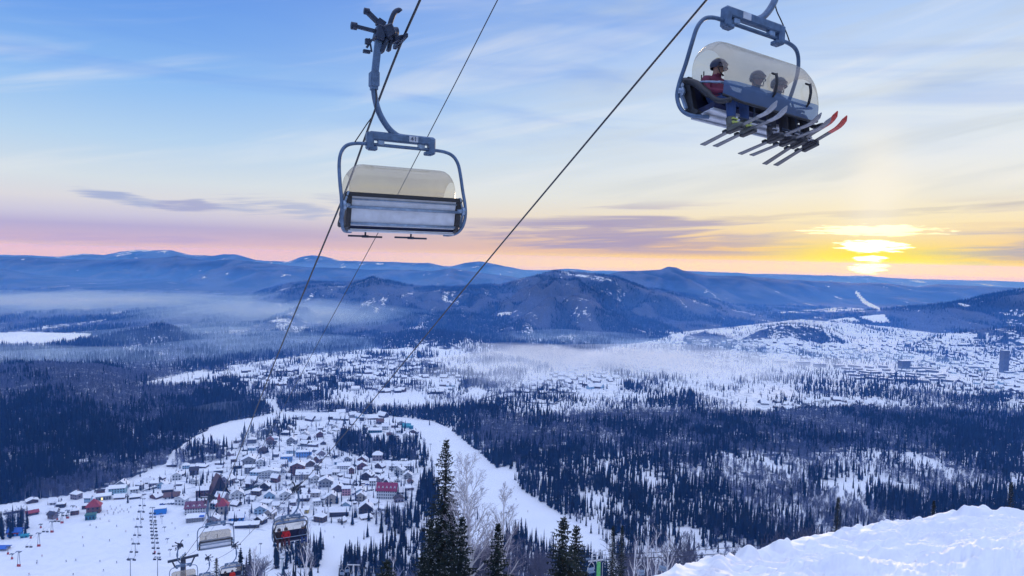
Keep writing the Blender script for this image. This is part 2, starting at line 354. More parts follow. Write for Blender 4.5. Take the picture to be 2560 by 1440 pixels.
def ground_mat():
    m = bpy.data.materials.new('snowy_ground'); m.use_nodes = True; nt = m.node_tree; L = nt.links.new
    b = nt.nodes['Principled BSDF']; b.inputs['Roughness'].default_value = .8; b.inputs['Specular IOR Level'].default_value = .15
    g = nd(nt, 'ShaderNodeNewGeometry')
    def noise(scale, det, dist=0.0):
        n = nd(nt, 'ShaderNodeTexNoise'); n.inputs['Scale'].default_value = scale; n.inputs['Detail'].default_value = det; n.inputs['Distortion'].default_value = dist
        L(g.outputs['Position'], n.inputs['Vector']); return n.outputs['Fac']
    ac = nd(nt, 'ShaderNodeAttribute', attribute_name='cover'); ab = nd(nt, 'ShaderNodeAttribute', attribute_name='birch')
    def mth(op, a, bb, c=None):
        n = nd(nt, 'ShaderNodeMath', operation=op)
        for i, q in enumerate((a, bb, c)):
            if q is None: continue
            if isinstance(q, (int, float)): n.inputs[i].default_value = q
            else: L(q, n.inputs[i])
        return n.outputs[0]
    nz = mth('ADD', mth('MULTIPLY', noise(.055, 4), .65), mth('MULTIPLY', noise(.012, 4, .6), .45))
    thr = mth('SUBTRACT', .80, mth('MULTIPLY', ac.outputs['Fac'], .52))
    mr = nd(nt, 'ShaderNodeMapRange'); mr.interpolation_type = 'SMOOTHSTEP'
    L(mth('SUBTRACT', nz, thr), mr.inputs[0]); mr.inputs[1].default_value = -.04; mr.inputs[2].default_value = .06
    fc = nd(nt, 'ShaderNodeMix', data_type='RGBA'); fc.inputs[6].default_value = (.013, .026, .045, 1); fc.inputs[7].default_value = (.072, .088, .135, 1)
    L(ab.outputs['Fac'], fc.inputs[0])
    sn = nd(nt, 'ShaderNodeMix', data_type='RGBA'); sn.inputs[6].default_value = (.88, .90, .93, 1); sn.inputs[7].default_value = (.78, .81, .86, 1)
    L(noise(.03, 5), sn.inputs[0])
    at_ = nd(nt, 'ShaderNodeAttribute', attribute_name='trod'); mt = nd(nt, 'ShaderNodeMapRange'); mt.interpolation_type = 'SMOOTHSTEP'; mt.inputs[1].default_value = .50; mt.inputs[2].default_value = .60
    L(noise(.075, 5, 1.2), mt.inputs[0]); s2 = nd(nt, 'ShaderNodeMix', data_type='RGBA'); L(mth('MULTIPLY', mth('MULTIPLY', mt.outputs[0], at_.outputs['Fac']), .8), s2.inputs[0]); L(sn.outputs[2], s2.inputs[6]); s2.inputs[7].default_value = (.50, .54, .60, 1); sn = s2
    mx = nd(nt, 'ShaderNodeMix', data_type='RGBA'); L(mr.outputs[0], mx.inputs[0]); L(sn.outputs[2], mx.inputs[6]); L(fc.outputs[2], mx.inputs[7])
    L(mx.outputs[2], b.inputs['Base Color'])
    bp = nd(nt, 'ShaderNodeBump'); bp.inputs['Strength'].default_value = .55; bp.inputs['Distance'].default_value = 9.0
    L(mth('MULTIPLY', noise(.09, 3), mth('ADD', ac.outputs['Fac'], .03)), bp.inputs['Height']); L(bp.outputs[0], b.inputs['Normal'])
    return m
tag(link('ground', build_terrain()), kind='structure')

# near snow bank on which the photographer stands
BANK = [(1540, 1520, 4.2), (1690, 1447, 5.0), (1735, 1429, 5.5), (1785, 1412, 6.0), (1830, 1393, 6.6), (1900, 1377, 7.2), (2000, 1354, 8.0), (2090, 1336, 8.6), (2160, 1322, 9.0), (2240, 1304, 9.4), (2300, 1296, 9.7), (2380, 1284, 10.0), (2405, 1277, 10.1), (2430, 1270, 10.2), (2460, 1275, 10.3), (2490, 1283, 10.3), (2530, 1284, 10.5), (2560, 1281, 10.7), (2800, 1275, 11.5), (3600, 1300, 12)]
def bank_z(s, y, BS, BYc, BT):
    sg = np.linspace(BS[0], 1.3, 400); yg = np.interp(sg, BS, BYc); zg = np.interp(sg, BS, BT * BYc)
    kk = np.exp(-np.linspace(-2, 2, 61) ** 2); kk /= kk.sum()
    ysm = np.convolve(np.pad(yg, 30, 'edge'), kk, 'valid'); zsm = np.convolve(np.pad(zg, 30, 'edge'), kk, 'valid')
    yc = np.interp(s, sg, ysm); zc = np.interp(s, sg, zsm)
    x = s * y
    zc = zc + (np.interp(s, sg, zg) - zc) * np.exp(-((y - yc) / .7) ** 2)
    front = zc + .275 * (yc - y) - .012 * np.maximum(yc - y - 3, 0) ** 2
    back = zc - .22 * (y - yc) - .55 * np.maximum(y - yc - .25, 0)
    z = np.where(y < yc, front, back)
    a = x * .92 + y * .38; c = -x * .38 + y * .92
    n = .24 * fbm(a / 1.9, c / .9, 5, 3) + .15 * fbm(a / .55, c / .26, 9, 4) + .06 * fbm(a / .15, c / .085, 13, 4)
    lump = np.clip(fbm(x / .28, y / .3, 21, 2) - .15, 0, 1) * .24 * np.exp(-((y - yc) / .5) ** 2)
    return z + n * (.35 + .65 * sstep(0, .6, yc - y)) + lump
def build_bank():
    P = [at(u, v, y) for u, v, y in BANK]
    BS = np.array([p.x / p.y for p in P]); BYc = np.array([p.y for p in P]); BT = np.array([p.z / p.y for p in P])
    o = np.argsort(BS); BS, BYc, BT = BS[o], BYc[o], BT[o]
    S, q = np.meshgrid(np.linspace(BS[0], 1.25, 640), np.concatenate([np.linspace(.12, .62, 90)[:-1], np.linspace(.62, 1.06, 330)[:-1], np.linspace(1.06, 2.1, 80)]))
    Y = q * np.interp(S, BS, BYc)
    Z = bank_z(S, Y, BS, BYc, BT); X = S * Y
    nr, nc = S.shape; idx = np.arange(nr * nc).reshape(nr, nc)
    Fa = np.stack([idx[:-1, :-1], idx[:-1, 1:], idx[1:, 1:], idx[1:, :-1]], -1).reshape(-1, 4)
    m = mat('bank_snow', (.88, .90, .94), .6, var=.05, scale=1.2, bump=.12, spec=.3)
    return fastmesh('snow_bank', np.stack([X, Y, Z], -1).reshape(-1, 3), Fa, m, smooth=True)
tag(link('snow_bank', build_bank()), kind='structure')
BANKLINE_U = np.array([b[0] for b in BANK]); BANKLINE_V = np.array([b[1] for b in BANK])
def behind_bank(u, v): return (u > 1600) & (v > np.interp(u, BANKLINE_U, BANKLINE_V))

# frozen lake in the misty valley
def lake():
    pts = [(-60, 856), (0, 850), (40, 839), (75, 834), (140, 835), (215, 839), (190, 847), (170, 853), (120, 857), (85, 860), (0, 859), (-60, 862)]
    zl = max(p.z for p in hits(pts, 1500)) + 1.0
    P = []
    for u, v in pts:
        s, t = st(u, v); y = zl / t; P.append((s * y, y))
    n = len(P); mb = MB()
    mb.add([(x, y, zl + 2.5) for x, y in P] + [(x, y, zl - 6) for x, y in P], [tuple(range(n))] + [(i, i + n, (i + 1) % n + n, (i + 1) % n) for i in range(n)])
    tag(mb.build('frozen_lake', mat('lake_snow', (.90, .91, .93), .6, var=.03, scale=.01)), kind='structure')
lake()
# ------------------------------------------------------------------ sky, sun, air
def srgb(r, g, b):
    f = lambda c: (c / 255 / 12.92) if c / 255 <= .04045 else ((c / 255 + .055) / 1.055) ** 2.4
    return (f(r), f(g), f(b))
def azel(u, v):
    d = ray(u, v).normalized(); return math.atan2(d.x, d.y), math.asin(d.z)
def build_world():
    w = bpy.data.worlds.new('World'); sc.world = w; w.use_nodes = True; nt = w.node_tree; L = nt.links.new
    nt.nodes.clear()
    out = nd(nt, 'ShaderNodeOutputWorld'); bg = nd(nt, 'ShaderNodeBackground'); L(bg.outputs[0], out.inputs[0])
    tc = nd(nt, 'ShaderNodeTexCoord'); sx = nd(nt, 'ShaderNodeSeparateXYZ'); L(tc.outputs['Generated'], sx.inputs[0])
    def M(op, a, b=None, c=None, clamp=False):
        n = nd(nt, 'ShaderNodeMath', operation=op); n.use_clamp = clamp
        for i, q in enumerate((a, b, c)):
            if q is None: continue
            if isinstance(q, (int, float)): n.inputs[i].default_value = q
            else: L(q, n.inputs[i])
        return n.outputs[0]
    def SM(x, a, b):
        n = nd(nt, 'ShaderNodeMapRange'); n.interpolation_type = 'SMOOTHSTEP'
        L(x, n.inputs[0]); n.inputs[1].default_value = a; n.inputs[2].default_value = b; return n.outputs[0]
    def MIX(f, a, b, typ='MIX'):
        n = nd(nt, 'ShaderNodeMix', data_type='RGBA', blend_type=typ)
        if isinstance(f, (int, float)): n.inputs[0].default_value = f
        else: L(f, n.inputs[0])
        for i, q in ((6, a), (7, b)):
            if isinstance(q, tuple): n.inputs[i].default_value = (*q, 1)
            else: L(q, n.inputs[i])
        return n.outputs[2]
    az = M('ARCTAN2', sx.outputs[0], sx.outputs[1]); el = M('ARCSINE', sx.outputs[2])
    eld = M('MULTIPLY', el, 180 / PI); azd = M('MULTIPLY', az, 180 / PI)
    def RAMP(stops):
        n = nd(nt, 'ShaderNodeValToRGB'); cr = n.color_ramp
        fac = M('POWER', M('DIVIDE', M('MAXIMUM', eld, 0.0), 90.0, clamp=True), .5)
        L(fac, n.inputs[0])
        while len(cr.elements) < len(stops): cr.elements.new(.5)
        for e, (d, c) in zip(cr.elements, stops):
            e.position = (max(d, 0) / 90) ** .5; e.color = (*c, 1)
        return n.outputs[0]
    hi = [(33, (.36, .50, .95)), (50, (.82, .95, 1.42)), (90, (.98, 1.08, 1.55))]
    left = RAMP([(0, srgb(232, 190, 190)), (.5, srgb(208, 181, 203)), (1.6, srgb(184, 175, 211)), (2.4, srgb(204, 200, 221)), (3.5, srgb(219, 217, 223)), (5, srgb(213, 223, 231)), (8, srgb(183, 212, 240)), (12, srgb(144, 190, 243)), (16.5, srgb(114, 165, 236)), (20, srgb(97, 148, 230))] + hi)
    right = RAMP([(0, srgb(255, 205, 105)), (.9, srgb(253, 204, 120)), (1.9, srgb(250, 212, 150)), (3.2, srgb(250, 228, 184)), (5, srgb(243, 237, 222)), (8, srgb(230, 235, 238)), (12, srgb(217, 230, 243)), (16.5, srgb(190, 213, 246)), (20, srgb(166, 199, 246))] + hi)
    a0 = math.degrees(azel(250, 640)[0]); a1 = math.degrees(azel(2350, 640)[0])
    back = MIX(SM(M('ABSOLUTE', azd), 60, 120), MIX(SM(azd, a0, a1), left, right), left)
    # streaks of cloud
    def NZ(sa, se, shear, det, off=0., dist=0.):
        cx = nd(nt, 'ShaderNodeCombineXYZ')
        L(M('MULTIPLY_ADD', azd, sa, off), cx.inputs[0]); L(M('MULTIPLY', M('MULTIPLY_ADD', azd, -shear, eld), se), cx.inputs[1])
        n = nd(nt, 'ShaderNodeTexNoise'); n.inputs['Scale'].default_value = 1; n.inputs['Detail'].default_value = det; n.inputs['Distortion'].default_value = dist
        L(cx.outputs[0], n.inputs['Vector']); return n.outputs['Fac']
    n_fine = NZ(.05, .85, .045, 5, 3.0, .4); n_wisp = NZ(.06, .42, .17, 6, 9.0, .8); n_puff = NZ(.16, 1.1, .0, 4, 1.3, .6); n_rag = NZ(.22, 3.4, .05, 7, 14., .5)
    band = lambda lo, a, b, hi_: M('MULTIPLY', SM(eld, lo, a), M('SUBTRACT', 1.0, SM(eld, b, hi_)))
    # purple grey bars near the horizon towards the sun
    side = SM(azd, math.degrees(azel(1000, 640)[0]), math.degrees(azel(1420, 640)[0]))
    sunaz, sunel = azel(2176, 668); sad, sed = math.degrees(sunaz), math.degrees(sunel)
    ds = M('ABSOLUTE', M('SUBTRACT', azd, sad))
    away = SM(ds, 2.2, 6.5)
    k1 = M('MULTIPLY', M('MULTIPLY', SM(n_fine, .47, .60), band(.15, .9, 3.4, 5.2)), M('MULTIPLY', side, away))
    c1 = MIX(M('MULTIPLY', k1, .88), back, srgb(166, 158, 192))
    # two long bars traced at their place in the sky
    def bar(cu, cv, hu, hv, tilt, amp, col, prev, soft=-.2):
        A, E = azel(cu, cv); A = math.degrees(A); E = math.degrees(E)
        p = M('DIVIDE', M('SUBTRACT', azd, A), hu); q = M('DIVIDE', M('SUBTRACT', M('SUBTRACT', eld, E), M('MULTIPLY', M('SUBTRACT', azd, A), tilt)), hv)
        r = M('ADD', M('MULTIPLY', p, p), M('MULTIPLY', q, q))
        r = M('ADD', r, M('MULTIPLY', M('SUBTRACT', n_puff, .5), 3.2)); r = M('ADD', r, M('MULTIPLY', M('SUBTRACT', n_rag, .5), 4.6))
        return MIX(M('MULTIPLY', M('SUBTRACT', 1.0, SM(r, soft, 1.5)), amp), prev, col)
    GR = srgb(160, 156, 192)
    c1 = bar(1480, 585, 9, .75, .012, .75, srgb(172, 160, 190), c1)
    c1 = bar(1700, 610, 8, .45, .01, .7, srgb(176, 160, 184), c1)
    c1 = bar(2440, 640, 5.5, .62, .03, .9, srgb(158, 156, 188), c1)
    c1 = bar(2350, 525, 9, .28, .06, .55, srgb(176, 172, 182), c1)
    c1 = bar(1900, 545, 9, .25, .05, .5, srgb(190, 176, 182), c1)
    c1 = bar(2330, 572, 9, .3, .02, .35, srgb(226, 190, 160), c1)
    c1 = bar(300, 495, 2.6, .42, -.1, 0.83, srgb(158, 172, 212), c1)
    c1 = bar(475, 515, 2.2, .42, .02, 0.9, srgb(168, 172, 208), c1)
    c1 = bar(690, 520, 4.2, .75, -.05, 0.75, srgb(172, 182, 214), c1)
    c1 = bar(900, 500, 3.2, .5, -.03, 0.52, srgb(180, 188, 214), c1)
    c1 = bar(700, 590, 5.5, .3, -.02, .45, srgb(188, 172, 200), c1)
    c1 = bar(200, 600, 9, .5, .0, .45, srgb(178, 166, 208), c1)
    # high slanting wisps
    k2 = M('MULTIPLY', SM(n_wisp, .42, .72), M('MULTIPLY', band(2.5, 6, 19, 30), SM(azd, -12, 16)))
    c2 = MIX(M('MULTIPLY', k2, .42), c1, srgb(196, 205, 212))
    k3 = M('MULTIPLY', SM(NZ(.04, .35, .22, 5, 21., .6), .48, .75), band(3, 7, 17, 28))
    c3 = MIX(M('MULTIPLY', k3, .40), c2, srgb(240, 240, 240))
    k4 = M('MULTIPLY', SM(NZ(.035, .30, -.05, 5, 33., .7), .45, .7), band(7, 11, 24, 30))
    c3 = MIX(M('MULTIPLY', k4, .38), c3, srgb(104, 156, 236))
    # the veiled sun: yellow glow, pale pillar, white breaks between the bars
    def G(cu, cv, ha, he):
        A, E = azel(cu, cv); A = math.degrees(A); E = math.degrees(E)
        p = M('DIVIDE', M('SUBTRACT', azd, A), ha); q = M('DIVIDE', M('SUBTRACT', eld, E), he)
        return M('ADD', M('MULTIPLY', p, p), M('MULTIPLY', q, q))
    ex = lambda r: M('POWER', 2.718, M('MULTIPLY', r, -1.0))
    c4 = MIX(M('MULTIPLY', ex(G(2185, 560, 9.5, 2.6)), .55), c3, srgb(255, 240, 196))
    c4 = MIX(M('MULTIPLY', ex(G(2190, 470, 1.9, 4.6)), .55), c4, srgb(255, 246, 228))
    c4 = MIX(M('MULTIPLY', ex(G(2180, 655, 5.6, 1.35)), M('MULTIPLY_ADD', n_fine, .7, .72)), c4, (1.0, .83, .04))
    # a little of the physical sky for the part of the dome behind the camera
    ns = nd(nt, 'ShaderNodeTexSky'); ns.sky_type = 'NISHITA'; ns.sun_disc = False; ns.sun_elevation = R(1.0); ns.sun_rotation = sunaz
    ns.air_density = 1.2; ns.dust_density = .4; ns.ozone_density = 2
    fin = nd(nt, 'ShaderNodeVectorMath', operation='MULTIPLY_ADD')
    bk = SM(eld, 24, 45)
    cmb = nd(nt, 'ShaderNodeCombineXYZ')
    for i in range(3): L(M('MULTIPLY', bk, .08), cmb.inputs[i])
    L(ns.outputs[0], fin.inputs[0]); L(cmb.outputs[0], fin.inputs[1]); L(c4, fin.inputs[2])
    # low sunset band seen through the air
    lowc = MIX(SM(azd, a0 + 8, a1 - 16), (.84, .60, .42), (1.10, .90, .0))
    fin1 = MIX(M('MULTIPLY', M('SUBTRACT', 1.0, SM(eld, -.35, .55)), .9), fin.outputs[0], lowc)
    fin1 = MIX(M('MULTIPLY', ex(G(2180, 668, 6.0, .9)), .9), fin1, (1.2, .95, .0))
    wob = M('ADD', M('MULTIPLY', M('SUBTRACT', NZ(.5, 6.0, .0, 5, 5., .3), .5), 4.2), M('MULTIPLY', M('SUBTRACT', NZ(1.6, 9.0, .0, 3, 2.), .5), 1.4))
    for cu, cv, ha, he, amp in ((2175, 616, 2.25, .42, 1.), (2178, 646, 1.05, .20, 1.), (2172, 670, 1.25, .40, 1.), (2185, 576, 4.2, .40, .30)):
        r = M('ADD', G(cu, cv, ha, he), wob)
        fin1 = MIX(M('MULTIPLY', M('SUBTRACT', 1.0, SM(r, .45, 1.35)), amp), fin1, (3.0, 2.7, 1.5))
    fin2 = MIX(SM(eld, -6, -1.2), (.10, .18, .40), fin1)
    L(fin2, bg.inputs[0]); bg.inputs[1].default_value = WORLD_GAIN
    w.cycles.sampling_method = 'MANUAL'; w.cycles.sample_map_resolution = 1024
    # sun lamp, same direction
    ld = bpy.data.lights.new('sun', 'SUN'); ld.energy = 1.0; ld.angle = R(8); ld.color = (1.0, .76, .55)
    lo = bpy.data.objects.new('sun', ld); COL.objects.link(lo)
    e = R(2.5); d = Vector((math.sin(sunaz) * math.cos(e), math.cos(sunaz) * math.cos(e), math.sin(e)))
    lo.rotation_euler = d.to_track_quat('Z', 'Y').to_euler(); lo.location = (30, -20, 60)
WORLD_GAIN = 1.0
build_world()

def volmat(name, color, dens, aniso=0.0, absorb=(1, 1, 1)):
    m = bpy.data.materials.new(name); m.use_nodes = True; nt = m.node_tree; nt.nodes.clear()
    o = nd(nt, 'ShaderNodeOutputMaterial'); v = nd(nt, 'ShaderNodeVolumePrincipled')
    v.inputs['Color'].default_value = (*color, 1); v.inputs['Density'].default_value = dens; v.inputs['Anisotropy'].default_value = aniso
    v.inputs['Density Attribute'].default_value = ''; v.inputs['Color Attribute'].default_value = ''; v.inputs['Temperature Attribute'].default_value = ''
    v.inputs['Absorption Color'].default_value = (*absorb, 1)
    nt.links.new(v.outputs[0], o.inputs['Volume'])
    m.cycles.homogeneous_volume = True
    return m
HAZE_D = 0.74e-4
hz = MB().box((0, 8150, -210), (42000, 16700, 450)).build('haze', volmat('cold_air', (.06, .30, 1.0), HAZE_D))
tag(hz, kind='stuff')

vh = MB().box((0, 8150, -324), (41900, 16600, 218)).build('valley_haze', volmat('valley_air', (.13, .34, 1.0), 1.9e-4))
tag(vh, kind='stuff')

# mist lying in the valleys: low lens shaped banks of even density
def mist(pts, dens, color, aniso, lift=0.0, seed=1, name='mist'):
    """pts: centre pixel, half width px, depth half length (m), thickness; three nested lenses each, so that the edges fade"""
    m = volmat('valley_mist', color, dens / 3, aniso)
    for (u, v, hw, hl, th0) in pts:
        p = hit(u, v, 900)
        if p is None: continue
        for lay, (kr, kt) in enumerate(((1.0, 1.0), (.74, .62), (.5, .34))):
            a = hw / F * p.y * kr; hll = hl * kr; th = th0 * kt; n, k = 40, 10; sd = seed + lay * 11
            ox = a * .25 * math.sin(sd * 1.7); oy = hll * .2 * math.cos(sd * 2.3)
            vs = []
            for i in range(k + 1):
                for j in range(n):
                    ph = 2 * PI * j / n; r = i / k
                    w = 1 + .5 * float(fbm(np.array([math.cos(ph) * 1.6 + sd]), np.array([math.sin(ph) * 1.6 + u / 97]), sd, 4)[0])
                    x = p.x + ox + a * r * w * math.cos(ph); y = p.y + oy + hll * r * w * math.sin(ph)
                    hh = th * (1 - r * r) ** 1.5 * (1 + .6 * float(fbm(np.array([x / 260]), np.array([y / 300]), sd + 3, 3)[0]))
                    vs.append((x, y, p.z + lift * .4 + hh - 4 * r))
            top = len(vs)
            vs += [(q[0], q[1], p.z - 30) for q in vs[-n:]]
            fs = []
            for i in range(k):
                for j in range(n):
                    j2 = (j + 1) % n; fs.append((i * n + j, (i + 1) * n + j, (i + 1) * n + j2, i * n + j2))
            for j in range(n):
                j2 = (j + 1) % n; fs.append((k * n + j, top + j, top + j2, k * n + j2))
            fs.append(tuple(range(top, top + n)))
            one = MB(); one.add(vs, fs)
            tag(one.build(name, m), kind='stuff')
MW = (.86, .92, 1.0); MBL = (.55, .74, 1.0)
mist([(1560, 930, 420, 480, 42), (1800, 945, 400, 300, 34), (1420, 915, 320, 420, 40), (1700, 905, 360, 400, 34), (1960, 925, 300, 300, 30), (1300, 960, 260, 260, 30)], .0062, MW, .25, 20, seed=3)
mist([(1400, 852, 330, 420, 42), (1680, 872, 320, 420, 40), (2150, 900, 340, 420, 30)], .0026, MBL, 0., 20, seed=4)
mist([(250, 765, 620, 900, 80), (560, 795, 400, 800, 85), (-60, 775, 400, 900, 80), (760, 800, 300, 700, 75)], .0030, MBL, 0., 30, seed=5)
mist([(600, 885, 330, 380, 34), (720, 868, 330, 420, 38), (60, 905, 380, 300, 30), (850, 872, 240, 350, 28), (300, 905, 380, 260, 24), (520, 845, 300, 500, 40)], .0042, MBL, 0., 14, seed=6)
mist([(560, 1035, 120, 140, 24), (640, 1100, 80, 100, 20), (760, 1160, 120, 140, 14)], .006, (.6, .75, 1.0), 0., 10, seed=7)
mist([(2060, 925, 220, 180, 24)], .004, MW, .25, 14, seed=8)

sc.view_settings.view_transform = 'Standard'; sc.view_settings.look = 'None'; sc.view_settings.exposure = 0; sc.view_settings.gamma = 1
sc.cycles.use_denoising = True; sc.cycles.volume_bounces = 2; sc.cycles.max_bounces = 6; sc.cycles.diffuse_bounces = 2; sc.cycles.transparent_max_bounces = 12
sc.cycles.sample_clamp_indirect = 4
# ------------------------------------------------------------------ trees
def tree_mat(name, rough=.85):
    m = bpy.data.materials.new(name); m.use_nodes = True; nt = m.node_tree
    b = nt.nodes['Principled BSDF']; b.inputs['Roughness'].default_value = rough; b.inputs['Specular IOR Level'].default_value = .15
    a = nd(nt, 'ShaderNodeAttribute', attribute_name='col')
    g = nd(nt, 'ShaderNodeNewGeometry'); n = nd(nt, 'ShaderNodeTexNoise'); n.inputs['Scale'].default_value = .8; nt.links.new(g.outputs['Position'], n.inputs['Vector'])
    mr = nd(nt, 'ShaderNodeMapRange'); mr.inputs[1].default_value = .3; mr.inputs[2].default_value = .7; mr.inputs[3].default_value = .7; mr.inputs[4].default_value = 1.3
    nt.links.new(n.outputs['Fac'], mr.inputs[0])
    x = nd(nt, 'ShaderNodeVectorMath', operation='SCALE'); nt.links.new(a.outputs['Color'], x.inputs[0]); nt.links.new(mr.outputs[0], x.inputs['Scale'])
    nt.links.new(x.outputs[0], b.inputs['Base Color']); return m
NEEDLE = mat('fir_needles', (.020, .032, .026), .8, var=.6, scale=1.3, spec=.2)
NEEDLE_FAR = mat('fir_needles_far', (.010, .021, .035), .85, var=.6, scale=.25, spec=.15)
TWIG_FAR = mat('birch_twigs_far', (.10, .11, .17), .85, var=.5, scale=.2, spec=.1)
BARK = mat('fir_bark', (.07, .055, .045), .9, var=.4, scale=6)
BIRCHBARK = mat('birch_bark', (.80, .79, .80), .7, var=.25, scale=2.5, col2=(.58, .56, .57))
TWIG = mat('birch_twigs', (.34, .32, .38), .8, var=.3, scale=5)
DUST = mat('snow_on_needles', (.5, .54, .6), .7, var=.2, scale=3)

def lod_fir(kind, rs):
    """unit height tree as triangles (N,3,3)"""
    T = []
    def cone(z0, z1, r, n, jag):
        a0 = rs.uniform(0, 6.28); ring = []
        for k in range(n):
            w = a0 + 2 * PI * k / n; rr = r * (1 if k % 2 == 0 else jag) * rs.uniform(.85, 1.1)
            ring.append((rr * math.cos(w), rr * math.sin(w), z0 - (.02 if k % 2 == 0 else -.015)))
        for k in range(n): T.append((ring[k], ring[(k + 1) % n], (0, 0, z1)))
    if kind == 1:
        n = 8; W = rs.uniform(.085, .125)
        for i in range(n):
            f = i / n; r = W * (1 - f) ** .8 * rs.uniform(.85, 1.15); cone(.06 + f * .9, .06 + f * .9 + .9 / n * 2.0, r, 10, .55)
        T.append(((.012, 0, 0), (-.006, .01, 0), (0, 0, .5))); T.append(((-.012, 0, 0), (.006, -.01, 0), (0, 0, .5)))
    elif kind == 2:
        W = rs.uniform(.095, .13)
        for i in range(4):
            f = i / 4; cone(.05 + f * .85, min(1, .05 + f * .85 + .42), W * (1 - f) ** .75, 6, .55)
    else:
        W = rs.uniform(.12, .16); cone(.02, 1, W, 5, .75)
    return np.array(T, float)
def lod_birch(kind, rs):
    T = []
    n = {1: 70, 2: 26, 3: 12}[kind]; w0 = {1: .010, 2: .022, 3: .045}[kind]
    T.append(((.012, 0, 0), (-.008, .008, 0), (0, 0, .8))); T.append(((-.012, 0, 0), (.008, -.008, 0), (0, 0, .8)))
    for _ in range(n):
        a = rs.uniform(0, 6.28); z = rs.uniform(.18, .82); L = rs.uniform(.12, .26) * (1.15 - z * .5); up = rs.uniform(.5, 1.2)
        r0 = .10 * rs.uniform(0, 1) * (1 - abs(z - .45)); b = np.array((r0 * math.cos(a), r0 * math.sin(a), z))
        e = b + np.array((math.cos(a) * L * .6, math.sin(a) * L * .6, L * up)); e[2] = min(e[2], 1.0)
        s = np.array((-math.sin(a), math.cos(a), .3)) * w0 * rs.uniform(.6, 1.4)
        T.append((b - s, b + s, e)); 
        m = (b + e) / 2; e2 = m + np.array((math.cos(a + 1.2) * L * .4, math.sin(a + 1.2) * L * .4, L * .5)); e2[2] = min(e2[2], 1)
        T.append((m - s * .8, m + s * .8, e2))
    return np.array(T, float)
rs = np.random.RandomState(5)
LODF = {k: [lod_fir(k, rs) for _ in range(5)] for k in (1, 2, 3)}
LODB = {k: [lod_birch(k, rs) for _ in range(5)] for k in (1, 2, 3)}

# candidates scattered over the land
def scatter():
    out = []
    for y0, y1, sp in ((385, 820, 3.7), (820, 1650, 4.7), (1650, 2700, 7.5), (2700, 4300, 15.0), (4300, 6000, 22.0)):
        n = int(.92 * (y1 * y1 - y0 * y0) * 1.72 / 2 / (sp * sp) * 1.9)
        y = np.sqrt(RNG.uniform(y0 * y0, y1 * y1, n)); s = RNG.uniform(-.86, .86, n)
        x = s * y
        if sp < 14:   # thin to a jittered lattice so that trees keep apart
            cell = np.floor(x / sp).astype(np.int64) * 1000003 + np.floor(y / sp).astype(np.int64)
            _, ii = np.unique(cell, return_index=True); x, y, s = x[ii], y[ii], s[ii]
        z = height(s, y); c = cover(x, y, z)
        keep = RNG.uniform(0, 1, len(x)) < c * 1.02
        x, y, z, s, c = x[keep], y[keep], z[keep], s[keep], c[keep]
        out.append(np.stack([x, y, z, s, c], -1))
    return np.concatenate(out)
P = scatter()
X, Y, Z = P[:, 0], P[:, 1], P[:, 2]
U, V = proj(X, Y, Z)
nb = fbm(X / 120, Y / 180, 71, 3) + .55 * fbm(X / 30, Y / 40, 73, 2) + RNG.normal(0, .24, len(X))
bthr = np.where((U > 1200) & (V > 1030) & (V < 1140) & (Y > 800), -.16, np.where(V > 1180, .26, .10))
bthr = np.where((U < 700) & (Y < 1600), .02, bthr)
bthr = np.where((P[:, 4] < .3), .32, bthr)
nb = np.where(Y > 2700, farbirch(X, Y) - .45 + RNG.normal(0, .12, len(X)), nb); bthr = np.where(Y > 2700, .12, bthr)
isb = nb > bthr
H = np.where(isb, RNG.uniform(9, 15, len(X)), np.clip(15.5 + 9 * fbm(X / 35, Y / 35, 83, 2) + RNG.normal(0, 3.0, len(X)), 6, 25) * np.where(P[:, 4] < .25, .72, 1))
H = np.where((Y > 2700), H * .95, H)
# ones that end up out of frame or under the near snow are left out
UT, VT = proj(X, Y, Z + H)
vis = (UT > -60) & (UT < 2620) & (VT < 1460) & ~behind_bank(UT, VT + 6)
P, X, Y, Z, U, V, UT, VT, H, isb = [a[vis] for a in (P, X, Y, Z, U, V, UT, VT, H, isb)]
HPX = V - VT

# trees on the near slope, given by where their tops stand
NEAR = []
def near_trees(poly, n, y0, y1, kind, hmin=7, hmax=24, seed=0):
    r = random.Random(seed); us = [p[0] for p in poly]; vs = [p[1] for p in poly]; k = 0; tries = 0
    while k < n and tries < n * 40:
        tries += 1
        u = r.uniform(min(us), max(us)); v = r.uniform(min(vs), max(vs))
        if not bool(inpoly(np.array([u]), np.array([v]), poly)[0]): continue
        y = r.uniform(y0, y1); p = at(u, v, y); g = gz(p.x, p.y); h = p.z - g
        if hmin < h < hmax: NEAR.append((p.x, p.y, g, h, kind)); k += 1
near_trees([(600, 1355), (660, 1345), (665, 1440), (600, 1440)], 9, 190, 280, 0, 12, 26, 1)
near_trees([(612, 1375), (650, 1365), (655, 1440), (612, 1440)], 7, 200, 260, 1, 9, 22, 2)
near_trees([(845, 1400), (900, 1370), (960, 1350), (1060, 1300), (1075, 1440), (845, 1440)], 46, 300, 430, 0, 8, 24, 3)
near_trees([(1150, 1300), (1330, 1290), (1400, 1360), (1400, 1440), (1150, 1440)], 60, 130, 330, 1, 7, 20, 4)
near_trees([(1300, 1340), (1400, 1370), (1520, 1410), (1520, 1440), (1300, 1440)], 26, 260, 420, 0, 8, 22, 5)
near_trees([(1540, 1340), (1700, 1330), (1900, 1370), (1700, 1440), (1540, 1440)], 46, 120, 300, 1, 7, 20, 6)
near_trees([(1620, 1330), (1800, 1310), (2050, 1290), (2050, 1335), (1850, 1385), (1700, 1430), (1620, 1440)], 46, 260, 430, 0, 8, 26, 7)
